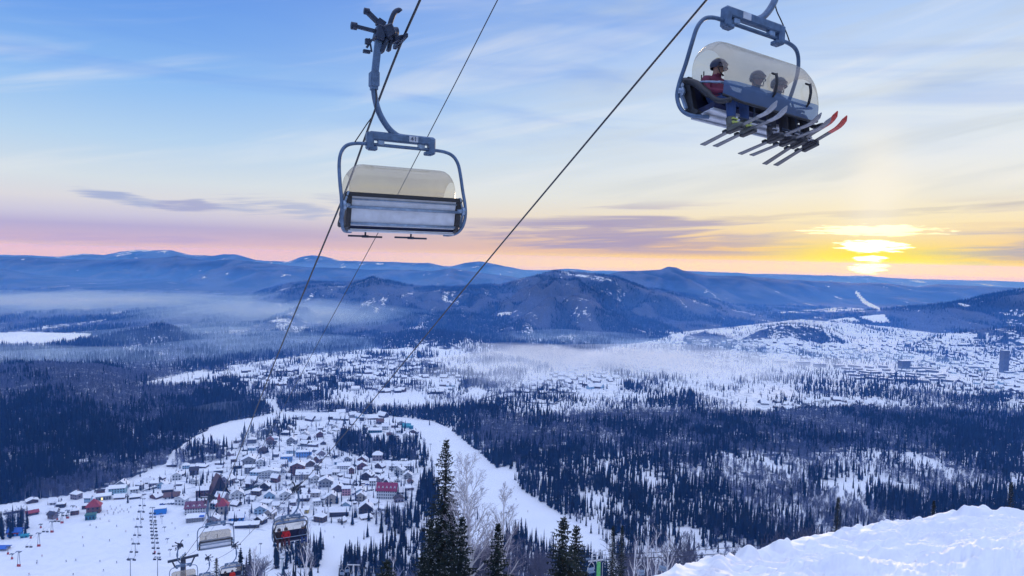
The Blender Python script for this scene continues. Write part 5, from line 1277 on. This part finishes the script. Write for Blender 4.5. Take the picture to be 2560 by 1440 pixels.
def chair_parts():
    if CH_M: return CH_M
    D = CH_M
    # hanger arm: bent tube from crossbar up to the grip
    b = MB(); b.tube(smooth_path([(.05, 0, .10), (-.12, 0, .13), (-.34, 0, .30), (-.55, 0, .62), (-.66, 0, 1.00), (-.68, 0, 1.35)], 7), .072, 10)
    b.bar((-.68, 0, 1.3), (-.58, 0, 2.32), .115, .15); D['hanger_arm'] = b.mesh('hanger_arm', STEEL)
    b = MB(); b.box((-.675, 0, 1.36), (.21, .24, .34), None, 0, .02); b.box((-.675, 0, 1.16), (.16, .17, .10), None, 0, .01); D['coupling'] = b.mesh('coupling', STEEL)
    b = MB(); b.tube(smooth_path([(-.66, -.07, 1.2), (-.64, -.09, .9), (-.70, -.08, .55), (-.85, -.05, .30), (-1.0, -.02, .05), (-1.12, -.02, -.14)], 5), .014, 5); D['control_cable'] = b.mesh('control_cable', BLACK)
    # grip: jaws, springs, rollers
    b = MB(); b.box((-.56, 0, 2.42), (.22, .34, .34), (0, .25, 0), 0, .03); b.box((-.38, .02, 2.50), (.26, .46, .26), (0, -.5, 0), 0, .03)
    b.cyl((-.30, .02, 2.42), .12, .30, (1, 0, .35), 12); b.cyl((-.22, .05, 2.55), .10, .22, (1, .1, .2), 12)
    b.box((-.46, .0, 2.16), (.10, .22, .34), (0, .35, 0), 0, .02); b.box((-.30, .05, 2.22), (.09, .16, .30), (0, .2, 0), 0, .02); b.box((-.13, .0, 2.36), (.22, .34, .12), (0, -.35, 0), 0, .02); b.bar((-.06, -.45, 2.36), (-.06, .45, 2.30), .085, .085); D['grip'] = b.mesh('grip', DSTEEL)
    b = MB(); b.bar((-.60, 0, 2.46), (-1.12, 0, 2.50), .075); b.cyl((-1.16, 0, 2.50), .085, .13, 'X', 12); D['guide_roller_low'] = b.mesh('guide_roller', DSTEEL)
    b = MB(); b.bar((-.50, .0, 2.60), (-.84, 0, 2.86), .10); b.bar((-.62, 0, 2.70), (-.45, 0, 2.62), .16); b.cyl((-.87, 0, 2.88), .075, .12, 'X', 12); D['guide_roller_high'] = b.mesh('guide_roller', DSTEEL)
    b = MB(); b.tube(smooth_path([(-.34, .0, 2.58), (-.28, .0, 2.80), (-.20, 0, 2.98), (-.10, 0, 3.05), (-.06, 0, 3.02)], 5), [.06] * 20 + [.07], 8); D['drive_lever'] = b.mesh('drive_lever', DSTEEL)
    b = MB(); b.bar((-.74, 0, 2.26), (-.86, 0, 2.06), .05); b.box((-.85, 0, 2.2), (.09, .1, .12)); b.box((-.86, 0, 1.97), (.16, .09, .07)); b.bar((-.74, 0, 1.98), (-.80, 0, 2.28), .035); D['door_lever'] = b.mesh('door_lever', DSTEEL)
    # crossbar with the two clamps
    b = MB(); b.box((.02, 0, .06), (1.60, .17, .20), None, 0, .03)
    for s in (-1, 1): b.box((s * .76, 0, -.06), (.17, .20, .40), None, 0, .03); b.box((s * .69, 0, -.235), (.20, .19, .09), None, 0, .02)
    D['crossbar'] = b.mesh('crossbar', STEEL)
    b = MB(); b.box((.28, -.092, .06), (.22, .012, .14)); b.box((.28, .092, .06), (.22, .012, .14)); D['number_plate'] = b.mesh('number_plate', PLATE)
    for s in (-1, 1):
        b = MB(); b.box((s * .50, 0, -.09), (.16, .13, .13), None, 0, .02)
        D[f'damper{s}'] = b.mesh('damper', GALV)
    p = frame_path(); full = [(-x, y, z) for x, y, z in p[::-1]] + p[1:]
    b = MB(); b.tube(smooth_path(full, 5), FR, 10)
    D['frame'] = b.mesh('frame', STEEL)
    for s in (-1, 1):
        b = MB()
        b.tube([(s * 1.30, -.40, -1.62), (s * 1.52, -.42, -1.60)], .06, 8); b.cyl((s * 1.44, -.43, -1.62), .11, .07, 'X', 12)
        b.bar((s * 1.44, -.43, -1.62), (s * 1.46, -.22, -2.0), .06, .05); b.bar((s * 1.42, -.42, -1.55), (s * 1.34, -.46, -1.30), .06, .04)
        D[f'pivot_bracket{s}'] = b.mesh('pivot_bracket', GALV)
    # backrest: upholstered front, white panels with two rails behind
    b = MB(); b.prism([(-.40, -1.36), (-.33, -1.34), (-.16, -2.02), (-.24, -2.05)], -1.27, 1.27, 'X'); D['backrest'] = b.mesh('backrest', NAVY)
    b = MB(); b.prism([(-.44, -1.37), (-.405, -1.36), (-.345, -1.62), (-.385, -1.63)], -1.26, 1.26, 'X'); b.prism([(-.392, -1.66), (-.352, -1.65), (-.262, -2.04), (-.302, -2.06)], -1.26, 1.26, 'X')
    D['back_panel'] = b.mesh('back_panel', PANEL)
    b = MB(); b.tube([(-1.34, -.43, -1.645), (1.34, -.43, -1.645)], .034, 8); b.tube([(-1.27, -.35, -2.01), (1.27, -.35, -2.01)], .03, 8); b.tube([(-1.27, -.45, -1.47), (1.27, -.45, -1.47)], .016, 6); D['back_rail'] = b.mesh('back_rail', GALV)
    for s in (-1, 1):
        b = MB(); b.prism([(-.46, -1.34), (-.30, -1.32), (-.10, -2.00), (.05, -2.10), (-.10, -2.17), (-.30, -2.10), (-.42, -1.75)], s * 1.27, s * 1.38, 'X')
        D[f'side_cover{s}'] = b.mesh('side_cover', BLACK)
    b = MB(); b.prism([(-.24, -2.02), (.34, -1.96), (.38, -2.00), (.34, -2.06), (-.22, -2.12)], -1.27, 1.27, 'X'); D['seat'] = b.mesh('seat', NAVY)
    b = MB(); b.prism([(-.26, -2.13), (.33, -2.068), (.33, -2.085), (-.26, -2.15)], -1.26, 1.26, 'X')
    for y, z in ((-.22, -2.17), (.05, -2.15), (.30, -2.11)): b.tube([(-1.3, y, z), (1.3, y, z)], .028, 6)
    D['seat_pan'] = b.mesh('seat_pan', PANEL)
    # safety bar, footrests
    b = MB(); b.tube(smooth_path([(-1.30, -.38, -1.42), (-1.31, .1, -1.52), (-1.28, .40, -1.60), (-1.15, .50, -1.62), (0, .52, -1.62), (1.15, .50, -1.62), (1.28, .40, -1.60), (1.31, .1, -1.52), (1.30, -.38, -1.42)], 5), .024, 7)
    D['safety_bar'] = b.mesh('safety_bar', GALV)
    for k, x in enumerate((-.66, .50)):
        b = MB(); b.tube([(x, .51, -1.63), (x, .62, -2.0), (x, .66, -2.27)], .022, 6); b.tube([(x - .42, .66, -2.27), (x - .06, .66, -2.27)], .024, 6); b.tube([(x + .06, .66, -2.28), (x + .42, .66, -2.28)], .024, 6); b.tube([(x - .08, .66, -2.275), (x + .08, .66, -2.275)], .034, 6)
        D[f'footrest{k}'] = b.mesh('footrest', DSTEEL)
    # bubble shell (profile swept across the width, rounded towards both ends)
    prof = bez([(-.47, -1.36), (-.49, -1.02), (-.40, -.72), (-.18, -.565), (.12, -.545), (.42, -.66), (.68, -.92), (.86, -1.28), (.93, -1.66), (.90, -2.02)] and [(-.47, -1.36, 0), (-.49, -1.05, 0), (-.42, -.80, 0), (-.22, -.66, 0), (.04, -.635, 0), (.32, -.74, 0), (.56, -.98, 0), (.72, -1.28, 0), (.79, -1.66, 0), (.77, -2.02, 0)], 5)
    cy, cz = .18, -1.50; xs = [k * .955 for k in (-1.36, -1.35, -1.32, -1.27, -1.20, -1.10, -.98, -.7, -.35, 0, .35, .7, .98, 1.10, 1.20, 1.27, 1.32, 1.35, 1.36)]
    b = MB(); vs = []; n = len(prof)
    for x in xs:
        q = max(0, (abs(x) / .955 - .98) / .38); k = (1 - q ** 2.6 * .30) if q < 1 else .70
        for p in prof: vs.append((x, cy + (p.x - cy) * k, cz + (p.y - cz) * k if p.y > cz else cz + (p.y - cz) * (1 - .25 * q ** 2)))
    jc = [j for j in range(n) if prof[j].y > -1.68 or prof[j].x < 0][-1]
    qf = lambda j0, j1: [(i * n + j, i * n + j + 1, (i + 1) * n + j + 1, (i + 1) * n + j) for i in range(len(xs) - 1) for j in range(j0, j1)]
    ap = MB(); ap.add(vs, qf(jc, n - 1), 0, True); D['bubble_apron'] = ap.mesh('bubble_apron', APRON, fix=False)
    b.add(vs, qf(0, jc), 0, True)
    D['bubble'] = b.mesh('bubble', BUB, fix=False)
    # dark rim along the lower edge and the sides of the bubble
    b = MB(); st_ = [Vector(v) for v in vs]; cols = len(xs)
    b.bar((-1.33, -.47, -1.36), (1.33, -.47, -1.36), .06, .09)
    b.tube([st_[i * n + n - 1] for i in range(cols)], .026, 6)
    D['bubble_rim'] = b.mesh('bubble_rim', BLACK)
    for s in (-1, 1):
        b = MB(); b.tube(smooth_path([(s * 1.35, -.46, -1.36), (s * 1.335, -.10, -1.52), (s * 1.33, .24, -1.80), (s * 1.32, .52, -2.0), (s * 1.26, .77, -2.03)], 5), [.075] * 11 + [.05] * 10, 7)
        D[f'bubble_arm{s}'] = b.mesh('bubble_arm', BLACK)
    for hk, x in enumerate((-.75, .20)):
        b = MB(); b.tube(smooth_path([(x, .845, -1.32), (x, .875, -1.50), (x, .835, -1.72)], 4), .03, 6); b.tube(smooth_path([(x, .74, -1.28), (x, .85, -1.34)], 3), .022, 5); b.tube(smooth_path([(x, .79, -1.76), (x, .85, -1.70)], 3), .022, 5)
        D[f'bubble_handle{hk}'] = b.mesh('bubble_handle', BLACK)
    return D
def make_chair(label, loc, heading, tilt=0., grp='chairs of the big chairlift', open_bubble=False, low=False, pitch=0.):
    D = chair_parts()
    o = thing('chairlift_chair', label, 'lift chair', loc, (0, 0, 0), grp)
    o.rotation_mode = 'XYZ'; M = Matrix.Rotation(heading, 4, 'Z') @ Matrix.Rotation(tilt, 4, 'Y') @ Matrix.Rotation(pitch, 4, 'X'); o.rotation_euler = M.to_euler()
    g = link('grip', D['grip'], o)
    for k in ('guide_roller_low', 'guide_roller_high'): link('guide_roller', D[k], g)
    link('drive_lever', D['drive_lever'], g); link('door_lever', D['door_lever'], g)
    h = link('hanger_arm', D['hanger_arm'], o); link('coupling', D['coupling'], h); link('control_cable', D['control_cable'], h)
    c = link('crossbar', D['crossbar'], o); link('number_plate', D['number_plate'], c); [link('damper', D[f'damper{s_}'], c) for s_ in (-1, 1)]
    f = link('frame', D['frame'], o); [link('pivot_bracket', D[f'pivot_bracket{s_}'], f) for s_ in (-1, 1)]
    b = link('backrest', D['backrest'], o); link('back_panel', D['back_panel'], b); link('back_rail', D['back_rail'], b); [link('side_cover', D[f'side_cover{s_}'], b) for s_ in (-1, 1)]
    s = link('seat', D['seat'], o); link('seat_pan', D['seat_pan'], s)
    sb = link('safety_bar', D['safety_bar'], o); link('footrest', D['footrest0'], sb); link('footrest', D['footrest1'], sb)
    bb = link('bubble', D['bubble'], o); link('bubble_rim', D['bubble_rim'], bb); link('bubble_apron', D['bubble_apron'], bb); [link('bubble_arm', D[f'bubble_arm{s_}'], bb) for s_ in (-1, 1)]; [link('bubble_handle', D[f'bubble_handle{k_}'], bb) for k_ in (0, 1)]
    if open_bubble:   # swung up and back about the pivots
        piv = Vector((0, -.43, -1.50)); Rm = Matrix.Translation(piv) @ Matrix.Rotation(R(78), 4, 'X') @ Matrix.Translation(-piv); bb.matrix_local = Rm
    return o, M.copy()
HD = math.atan2(.515, 1.0)
def cplace(u, v, y): return at(u, v, y)
chairs = {}
chairs[1] = make_chair('large empty chair seen from behind with pale metal back panel and closed amber bubble', cplace(1003, 353, 16.4), HD)
chairs[2] = make_chair('large chair carrying three skiers under its closed amber bubble', cplace(1884, 60, 14.3), HD + PI, R(-4.5), pitch=R(3))
chairs[3] = make_chair('distant empty chair with closed bubble hanging above the piste', cplace(539, 1309, 60), HD)
chairs[4] = make_chair('distant chair with raised bubble carrying a red skier between dark ones', cplace(727, 1291, 59), HD + PI, open_bubble=True)
chairs[5] = make_chair('small distant chair with two riders, one in bright red, at the lower edge', cplace(578, 1409, 92), HD + PI, open_bubble=True)
chairs[6] = make_chair('empty chair hanging under the crossarm of the dark pylon', cplace(459, 1413, 79), HD)
chairs[7] = make_chair('farthest empty chair at the lower edge next to the two rider chair', cplace(512, 1434, 106), HD + PI, open_bubble=True)

def plate_text(ch, txt):
    cu = bpy.data.curves.new('txt', 'FONT'); cu.body = txt; cu.size = .15; cu.extrude = .002; cu.align_x = 'CENTER'; cu.align_y = 'CENTER'
    t = bpy.data.objects.new('txt', cu); COL.objects.link(t); me = bpy.data.meshes.new_from_object(t.evaluated_get(bpy.context.evaluated_depsgraph_get())); bpy.data.objects.remove(t)
    me.materials.clear(); me.materials.append(DSTEEL)
    o = link('plate_number', me, [c for c in chairs[ch][0].children if c.name.startswith('crossbar')][0]); o.location = (.28, -.101, .06); o.rotation_euler = (R(90), 0, 0)
plate_text(1, '41')
def cable(pts, r, label, name='haul_rope'):
    """pts: pixel u, v and depth; strands twisted as relief"""
    P = [at(*p) for p in pts]; path = bez(P, 14)
    o = MB().tube(path, r, 8).build(name, CABLE); return tag(o, label, 'cable')
inv = lambda a, b, v: 1 / (a + b * v)
ya = lambda v: inv(.0650, -3.80e-5, v)
cable([(u, v, ya(v)) for u, v in ((1222, -400), (1137, -200), (1050, 0), (999, 117), (932, 290), (862, 482), (770, 705), (683, 915), (588, 1155), (528, 1295), (463, 1390))], .030, 'thick haul rope holding the large empty chair')
yb = lambda v: inv(.0600, -3.44e-5, v)
cable([(u, v, yb(v)) for u, v in ((1455, -400), (1349, -200), (1244, 0), (1150, 185), (1062, 355), (1000, 475), (941, 590), (840, 775), (740, 960), (608, 1205), (578, 1253), (497, 1368), (470, 1388))], .014, 'thin second rope passing behind the large empty chair')
yc = lambda v: inv(.0635, -3.80e-5, v)
cable([(u, v, yc(v)) for u, v in ((2110, -400), (1938, -200), (1766, 0), (1490, 328), (1212, 660), (1040, 869), (870, 1075), (747, 1216), (640, 1318), (580, 1376), (515, 1411))], .027, 'thick haul rope running past the chair with three skiers down to the valley')

# ------------------------------------------------------------------ riders
def skin_body(V, E, Rr, mats, assign, root=0, sub=2):
    me = bpy.data.meshes.new('body_cage'); me.from_pydata(V, E, [])
    o = bpy.data.objects.new('body_cage', me); COL.objects.link(o)
    md = o.modifiers.new('s', 'SKIN'); md.use_smooth_shade = True
    for i, r in enumerate(Rr): me.skin_vertices[0].data[i].radius = (r, r) if not isinstance(r, tuple) else r; me.skin_vertices[0].data[i].use_root = (i == root)
    sb = o.modifiers.new('d', 'SUBSURF'); sb.levels = sub; sb.render_levels = sub
    dg = bpy.context.evaluated_depsgraph_get(); ev = o.evaluated_get(dg)
    m = bpy.data.meshes.new_from_object(ev); bpy.data.objects.remove(o); bpy.data.meshes.remove(me)
    m.materials.clear()
    for x in mats: m.materials.append(x)
    for p in m.polygons:
        p.material_index = assign(p.center); p.use_smooth = True
    return m
SKIN_M = mat('skin', (.42, .24, .18), .6, var=.1)
GOGGLE = mat('goggle_lens', (.05, .03, .05), .12, spec=.8); WHITEB = mat('white_boot', (.55, .57, .6), .4)
def rider_meshes(cn, jc, tc, turn):
    jm = mat('rider_jacket_' + cn, jc, .85, var=.3, scale=6); tm = mat('rider_trousers_' + cn, tc, .85, var=.3, scale=6)
    V = [(0, 0, 0), (0, -.07, .22), (0, -.12, .42), (0, -.09, .555), (0, -.05, .65), (0, -.03, .76), (0, -.04, .83)]
    E = [(0, 1), (1, 2), (2, 3), (3, 4), (4, 5), (5, 6)]; Rr = [(.19, .15), (.19, .15), (.20, .14), .085, .085, .105, .075]
    for s in (-1, 1):
        b = len(V)
        V += [(s * .21, -.11, .47), (s * .29, .02, .21), (s * .17, .27, .15), (s * .13, .35, .14)]; E += [(2, b), (b, b + 1), (b + 1, b + 2), (b + 2, b + 3)]; Rr += [.095, .072, .052, .05]
        V += [(s * .12, .08, -.01), (s * .15, .45, .03), (s * .15, .50, -.22), (s * .15, .52, -.42)]; E += [(0, b + 4), (b + 4, b + 5), (b + 5, b + 6), (b + 6, b + 7)]; Rr += [.125, .095, .085, .080]
    def assign(c):
        if c.z > .60: return 2
        if c.z > .12 and not (c.y > .36 and c.z < .12): return 0
        return 1
    body = skin_body(V, E, Rr, [jm, tm, SKIN_M], assign)
    return body
def helmet_mesh(cn, col, spot=None):
    b = MB(); vs = []; fs = []; n = 16; m = 9; c = Vector((0, -.045, .765))
    for i in range(m + 1):
        th = PI * .62 * i / m
        for k in range(n):
            ph = 2 * PI * k / n; x = math.sin(th) * math.cos(ph) * .135; y = math.sin(th) * math.sin(ph) * .155; z = math.cos(th) * .145
            if y > .05 and z < .01: z = .01 + (z - .01) * .15
            vs.append(c + Vector((x, y, z)))
    for i in range(m):
        for k in range(n):
            k2 = (k + 1) % n; fs.append((i * n + k, (i + 1) * n + k, (i + 1) * n + k2, i * n + k2))
    b.add(vs, fs, 0, True)
    if spot: b.ball(c + Vector((0, -.01, .13)), .05, 8, 5, 1, (1.1, 1.2, .5))
    b.tube([c + Vector((-.125, .02, -.06)), c + Vector((-.09, .06, -.16)), c + Vector((0, .10, -.185)), c + Vector((.09, .06, -.16)), c + Vector((.125, .02, -.06))], .010, 5, 2)
    return b.mesh('helmet', [mat('helmet_' + cn, col, .35, var=.1), mat('helmet_patch', (.6, .5, .05), .5), BLACK])
def goggle_mesh():
    b = MB(); c = Vector((0, -.04, .745)); P = [c + Vector((.132 * math.sin(a), .150 * math.cos(a), 0)) for a in [R(d) for d in range(-75, 76, 15)]]
    for z0, z1, rr in ((-.035, .04, 1.0),):
        vs = [p + Vector((0, 0, z0)) for p in P] + [p + Vector((0, .012, z1)) for p in P]; n = len(P)
        b.add(vs, [(i, i + 1, n + i + 1, n + i) for i in range(n - 1)], 0, True)
    b.tube([c + Vector((.14 * math.sin(R(d)), .158 * math.cos(R(d)), 0.042)) for d in range(-80, 81, 20)], .010, 5, 1); b.tube([c + Vector((.14 * math.sin(R(d)), .158 * math.cos(R(d)), -.036)) for d in range(-80, 81, 20)], .010, 5, 1)
    b.ball((0, .085, .695), .022, 8, 5, 2, (.8, 1, 1.3))
    return b.mesh('goggles', [GOGGLE, BLACK, SKIN_M])
GOG = goggle_mesh()
def boot_mesh(cn, c1, c2):
    b = MB(); m = 0
    b.tube([(0, -.01, .02), (0, .0, -.10), (0, .02, -.16)], [.085, .092, .085], 10, 0); b.tube([(0, -.06, -.18), (0, .06, -.175), (0, .18, -.185), (0, .235, -.19)], [.065, .075, .062, .045], 10, 0)
    b.box((0, .07, -.235), (.095, .33, .045), None, 2, .01)
    for z in (-.03, -.09): b.box((0, .085, z), (.12, .03, .022), None, 1)
    for y in (.10, .17): b.box((0, y, -.118 - (y - .1) * .2), (.13, .022, .03), None, 1)
    return b.mesh('boot', [mat('boot_' + cn, c1, .4), mat('buckle_' + cn, c2, .4), BLACK])
def glove_mesh(s):
    b = MB(); b.ball((s * .12, .38, .135), .052, 10, 6, 0, (.8, 1.1, .6))
    for k in range(4):
        x = s * (.085 + .024 * k); L = (.055, .065, .06, .05)[k]; b.tube([(x, .42, .145), (x, .42 + L * .7, .13), (x, .42 + L * .8, .095)], [.014, .013, .010], 6)
    b.tube([(s * .075, .37, .14), (s * .05, .41, .14), (s * .055, .445, .12)], [.016, .015, .011], 6); return b.mesh('glove', BLACK)
GLV = {s: glove_mesh(s) for s in (-1, 1)}
def pack_mesh():
    b = MB(); b.box((.02, -.27, .36), (.30, .16, .40), None, 0, .05); b.tube([(.16, -.26, .1), (.17, -.28, .62)], .012, 6); b.tube([(.16, -.2, .1), (.19, -.2, .66)], .012, 6); return b.mesh('backpack', BLACK)
def ski_mesh(cn, base, tipc, L=1.86):
    b = MB(); st_ = []; n = 26
    for i in range(n + 1):
        t = i / n; y = -.75 + L * t; w = .064 - .018 * math.sin(PI * t) ** 1.0 + (.004 if t > .85 else 0)
        if t > .94: w *= math.sqrt(max(.02, 1 - ((t - .94) / .06) ** 2))
        z = .0 + (.35 * (t - .84) ** 2 * 14 if t > .84 else 0) + (.05 * (0.06 - t) if t < .06 else 0) + .01 * math.sin(PI * t)
        st_.append((y, w, z))
    vs = []
    for y, w, z in st_: vs += [(-w, y, z), (w, y, z), (w, y, z + .018), (-w, y, z + .018)]
    fs = []; mi = []
    for i in range(n):
        for k in range(4):
            k2 = (k + 1) % 4; fs.append((i * 4 + k, i * 4 + k2, (i + 1) * 4 + k2, (i + 1) * 4 + k)); mi.append(1 if i / n > .76 else 0)
    fs += [(0, 3, 2, 1), (n * 4, n * 4 + 1, n * 4 + 2, n * 4 + 3)]; mi += [0, 1]
    o = len(b.v); b.v += vs; b.f += fs; b.m += mi; b.smooth += [False] * len(fs)
    b.box((0, -.14, .05), (.075, .10, .07), None, 2, .01); b.box((0, .20, .045), (.075, .11, .06), None, 2, .01); b.box((0, .04, .03), (.06, .22, .02), None, 2)
    return b.mesh('ski', [mat('ski_' + cn, base, .3, var=.3, scale=8), mat('ski_tip_' + cn, tipc, .3, var=.3, scale=14), BLACK])
def seat_rider(ch, x, cn, jc, tc, helm, label, turn=0., boot=((.03, .03, .04), (.3, .3, .33)), ski=None, pack=False, spot=False, grp=None, gog=True, skilab=None, lean=0., skipitch=0, skiyaw=0):
    o, M = chairs[ch]; W = Matrix.Translation(o.location) @ M
    base = W @ Matrix.Translation((x, .02, -1.88)) @ Matrix.Rotation(lean, 4, 'Y')
    bulk = Matrix.Diagonal((1.16, 1.08, 1.06, 1))
    p = thing('person', label, 'person', group=grp); p.matrix_world = base @ bulk
    link('body', rider_meshes(cn, jc, tc, turn), p)
    hm = link('helmet', helmet_mesh(cn, helm, spot), p); gg = link('goggles', GOG, p) if gog else None
    piv = Vector((0, -.05, .66)); T = Matrix.Translation(piv) @ Matrix.Rotation(turn, 4, 'Z') @ Matrix.Translation(-piv)
    hm.matrix_local = T
    if gg: gg.matrix_local = T
    for s in (-1, 1): link('glove', GLV[s], p)
    bm_ = boot_mesh(cn, *boot)
    for s in (-1, 1):
        q = link('boot', bm_, p); q.location = (s * .15, .52, -.40); q.rotation_euler = (R(skipitch * .8), 0, 0)
    if pack: link('backpack', pack_mesh(), p)
    if ski:
        sm = ski_mesh(cn, *ski)
        for k, s in enumerate((-1, 1)):
            q = link('ski', sm); q.matrix_world = base @ Matrix.Translation((s * .15, .54, -.66)) @ Matrix.Rotation(R(skiyaw + s * 1.5), 4, 'Z') @ Matrix.Rotation(R(skipitch + s * 1.2), 4, 'X')
            tag(q, skilab[k], 'ski', 'skis of the riders')
    return p
seat_rider(2, .86, 'maroon', (.17, .028, .07), (.03, .07, .20), (.025, .04, .09), 'person in maroon jacket and yellow topped helmet at near end of large chair', turn=R(35), boot=((.10, .11, .10), (.45, .52, .10)), ski=((.12, .13, .15), (.30, .32, .36)), pack=True, spot=True, skilab=('dark ski with grey tip on the outer foot of the maroon skier', 'dark ski with grey tip on the inner foot of the maroon skier'), skipitch=9, skiyaw=-1)
seat_rider(2, -.22, 'bluegrey', (.03, .05, .10), (.02, .02, .03), (.025, .04, .08), 'person in blue grey jacket and round helmet in the middle of large chair', turn=R(-10), ski=((.11, .12, .14), (.20, .20, .22)), skilab=('dark ski under the middle rider, nearer the maroon skier', 'dark ski under the middle rider, nearer the far skier'), skipitch=10, skiyaw=4)
seat_rider(2, -.84, 'black', (.02, .03, .06), (.015, .015, .02), (.022, .035, .07), 'person in black with dark helmet at far end of large chair', turn=R(10), ski=((.07, .07, .08), (.55, .05, .03)), skilab=('ski with flaming red tip on the inner foot of the far skier', 'ski with flaming red tip on the outer foot of the far skier'), skipitch=18, skiyaw=-2)
WS = ((.6, .62, .65), (.6, .62, .65))
seat_rider(4, .98, 'darkred', (.03, .02, .03), (.05, .02, .03), (.03, .03, .04), 'person in black on the distant chair, beside the one in red', ski=WS, skilab=('white ski of the distant black rider', 'second white ski of the distant black rider'), skipitch=4)
seat_rider(4, .40, 'red', (.55, .02, .03), (.10, .03, .05), (.04, .03, .03), 'person in bright red jacket on the distant chair', ski=WS, skilab=('white ski of the distant red jacketed rider', 'second white ski of the distant red jacketed rider'), skipitch=4)
seat_rider(4, -1.05, 'navy', (.02, .03, .08), (.03, .06, .18), (.5, .5, .52), 'person in navy with white helmet at the end of the distant chair', ski=WS, skilab=('white ski of the distant navy rider', 'second white ski of the distant navy rider'), skipitch=4)
seat_rider(5, .75, 'dk2', (.02, .02, .03), (.02, .02, .03), (.02, .02, .03), 'person in black on the two rider chair at the lower edge')
seat_rider(5, -.15, 'red2', (.65, .03, .02), (.5, .03, .02), (.05, .04, .04), 'person all in bright red on the two rider chair at the lower edge')

# ---- dark pylon that takes the ropes, and the green pylon with its small chairs
def dark_pylon():
    p = at(458, 1396, 84); g = gz(p.x, p.y); q = Vector((p.x, p.y, g)); h = p.z - g
    o = thing('lift_pylon', 'dark lift pylon with wide slanting crossarm above the piste', 'lift pylon', q)
    a = HD
    MB().tube([(0, 0, -1), (0, 0, h - .2)], [.42, .30], 12).build('pole', DSTEEL, o)
    b = MB(); ca, sa = math.cos(a), math.sin(a); w = 1.75
    b.bar((-w * ca, -w * sa, h - .12), (w * ca, w * sa, h + .12), .26, .26); c = b.build('crossarm', DSTEEL, o)
    for s in (-1, 1): MB().bar((s * w * .75 * ca, s * w * .75 * sa, h), (s * w * .5 * ca, s * w * .5 * sa, h - 1.0), .16).build('brace', DSTEEL, o)
    b = MB(); [b.cyl((0, k * .5, h + .34), .2, .12, 'X', 12) for k in (-1, 0, 1)]; b.box((0, 0, h + .24), (.12, 1.4, .16)); b.build('sheave_train', GALV, c)
dark_pylon()
def green_pylon():
    p = at(1497, 1404, 95); g = gz(p.x, p.y); q = Vector((p.x, p.y, g)); h = p.z - g
    o = thing('lift_pylon', 'bright green lift pylon with white lattice head beside the twin spruces', 'lift pylon', q)
    MB().tube([(0, 0, -1), (0, 0, h - .1)], [.36, .27], 12).build('pole', GREENM, o)
    t = WHITEB; b = MB(); b.bar((-1.5, 0, h + .0), (1.5, .3, h + .28), .16); b.bar((-.95, 0, h + 1.15), (1.1, .3, h + 1.6), .12)
    for x in (-.9, -.3, .3, .9): b.bar((x, .05, h), (x, .1, h + 1.35), .09)
    b.bar((-.9, 0, h + .7), (.9, .2, h + .95), .07); b.build('lattice_head', t, o)
    for s in (-1, 1):
        w_ = MB(); [w_.cyl((s * 1.25 + k * .28, .15, h + .24 + .02 * k), .13, .08, 'Y', 10) for k in (-1.5, -.5, .5, 1.5)]; w_.box((s * 1.25, .15, h + .33), (1.2, .08, .1)); w_.build('sheave_train', GALV, o)
    MB().tube([(.5, -.3, -1), (.5, -.3, h)], .03, 5).build('ladder', t, o)
    return q
green_pylon()
def small_chair():
    b = MB(); b.tube(bez([(0, 0, 1.5), (0, 0, .6), (-.1, 0, .35), (-.35, 0, .15), (-.52, .0, -.2), (-.56, .1, -.75), (-.50, .2, -.95), (0, .22, -.98), (.50, .2, -.95), (.56, .1, -.75), (.52, 0, -.2), (.35, 0, .15), (.1, 0, .35)], 4), .045, 6)
    f = b.mesh('frame', WHITEB); s = MB(); s.box((0, -.12, -.92), (1.0, .42, .06)); s.box((0, .1, -.62), (1.0, .05, .40)); s.bar((-.5, -.2, -.5), (.5, -.2, -.5), .04)
    return f, s.mesh('seat', GALV)
SCF, SCS = small_chair()
def put_small(u, v, y, rz, lab, grp):
    p = at(u, v, y); o = thing('chairlift_chair', lab, 'lift chair', p, (0, 0, rz), grp); link('frame', SCF, o); link('seat', SCS, o)
put_small(1478, 1413, 93, .5, 'small empty two seat chair hanging beside the bright green pylon', 'two seat chairs')
put_small(1602, 1418, 92, .0, 'small empty two seat chair between two bare birches', 'two seat chairs')
put_small(1657, 1408, 92, -.5, 'small empty two seat chair nearest the lower tip of the snow bank', 'two seat chairs')
for k, (pts, lab) in enumerate([(((1400, 1393, 100), (1500, 1388, 95), (1700, 1378, 90), (1860, 1366, 86), (1990, 1352, 80), (2150, 1338, 70)), 'uppermost of the thin ropes leading from green pylon behind the snow bank'),
                 (((1420, 1400, 97), (1520, 1397, 95), (1700, 1391, 90), (1900, 1376, 84), (2100, 1362, 74)), 'middle of the thin ropes leading from green pylon behind the snow bank'),
                 (((1440, 1402, 96), (1520, 1399, 95), (1600, 1396, 93), (1760, 1388, 88), (1930, 1383, 80)), 'lowest of the thin ropes leading from green pylon behind the snow bank')]):
    cable(pts, .028, lab, 'haul_rope')
for k, (u, v) in enumerate([(855, 1427), (868, 1420), (881, 1431), (897, 1428), (910, 1434), (934, 1431)]):
    put_small(u, v, 170, .4 * k, 'tiny empty two seat chair in front of the dark fir clump', 'tiny two seat chairs at the fir clump')
cable([(845, 1414, 172), (884, 1415, 170), (920, 1420, 168), (960, 1422, 165)], .035, 'thin rope carrying tiny chairs in front of the dark fir clump')
def small_T():
    p = at(884, 1412, 170); g = gz(p.x, p.y); o = thing('lift_pylon', 'small pale T pylon among the tiny chairs at the fir clump', 'lift pylon', (p.x, p.y, g)); h = p.z - g
    MB().tube([(0, 0, -1), (0, 0, h)], .16, 8).build('pole', WHITEB, o); MB().box((0, 0, h), (3.2, .2, .2)).build('crossarm', WHITEB, o)
small_T()
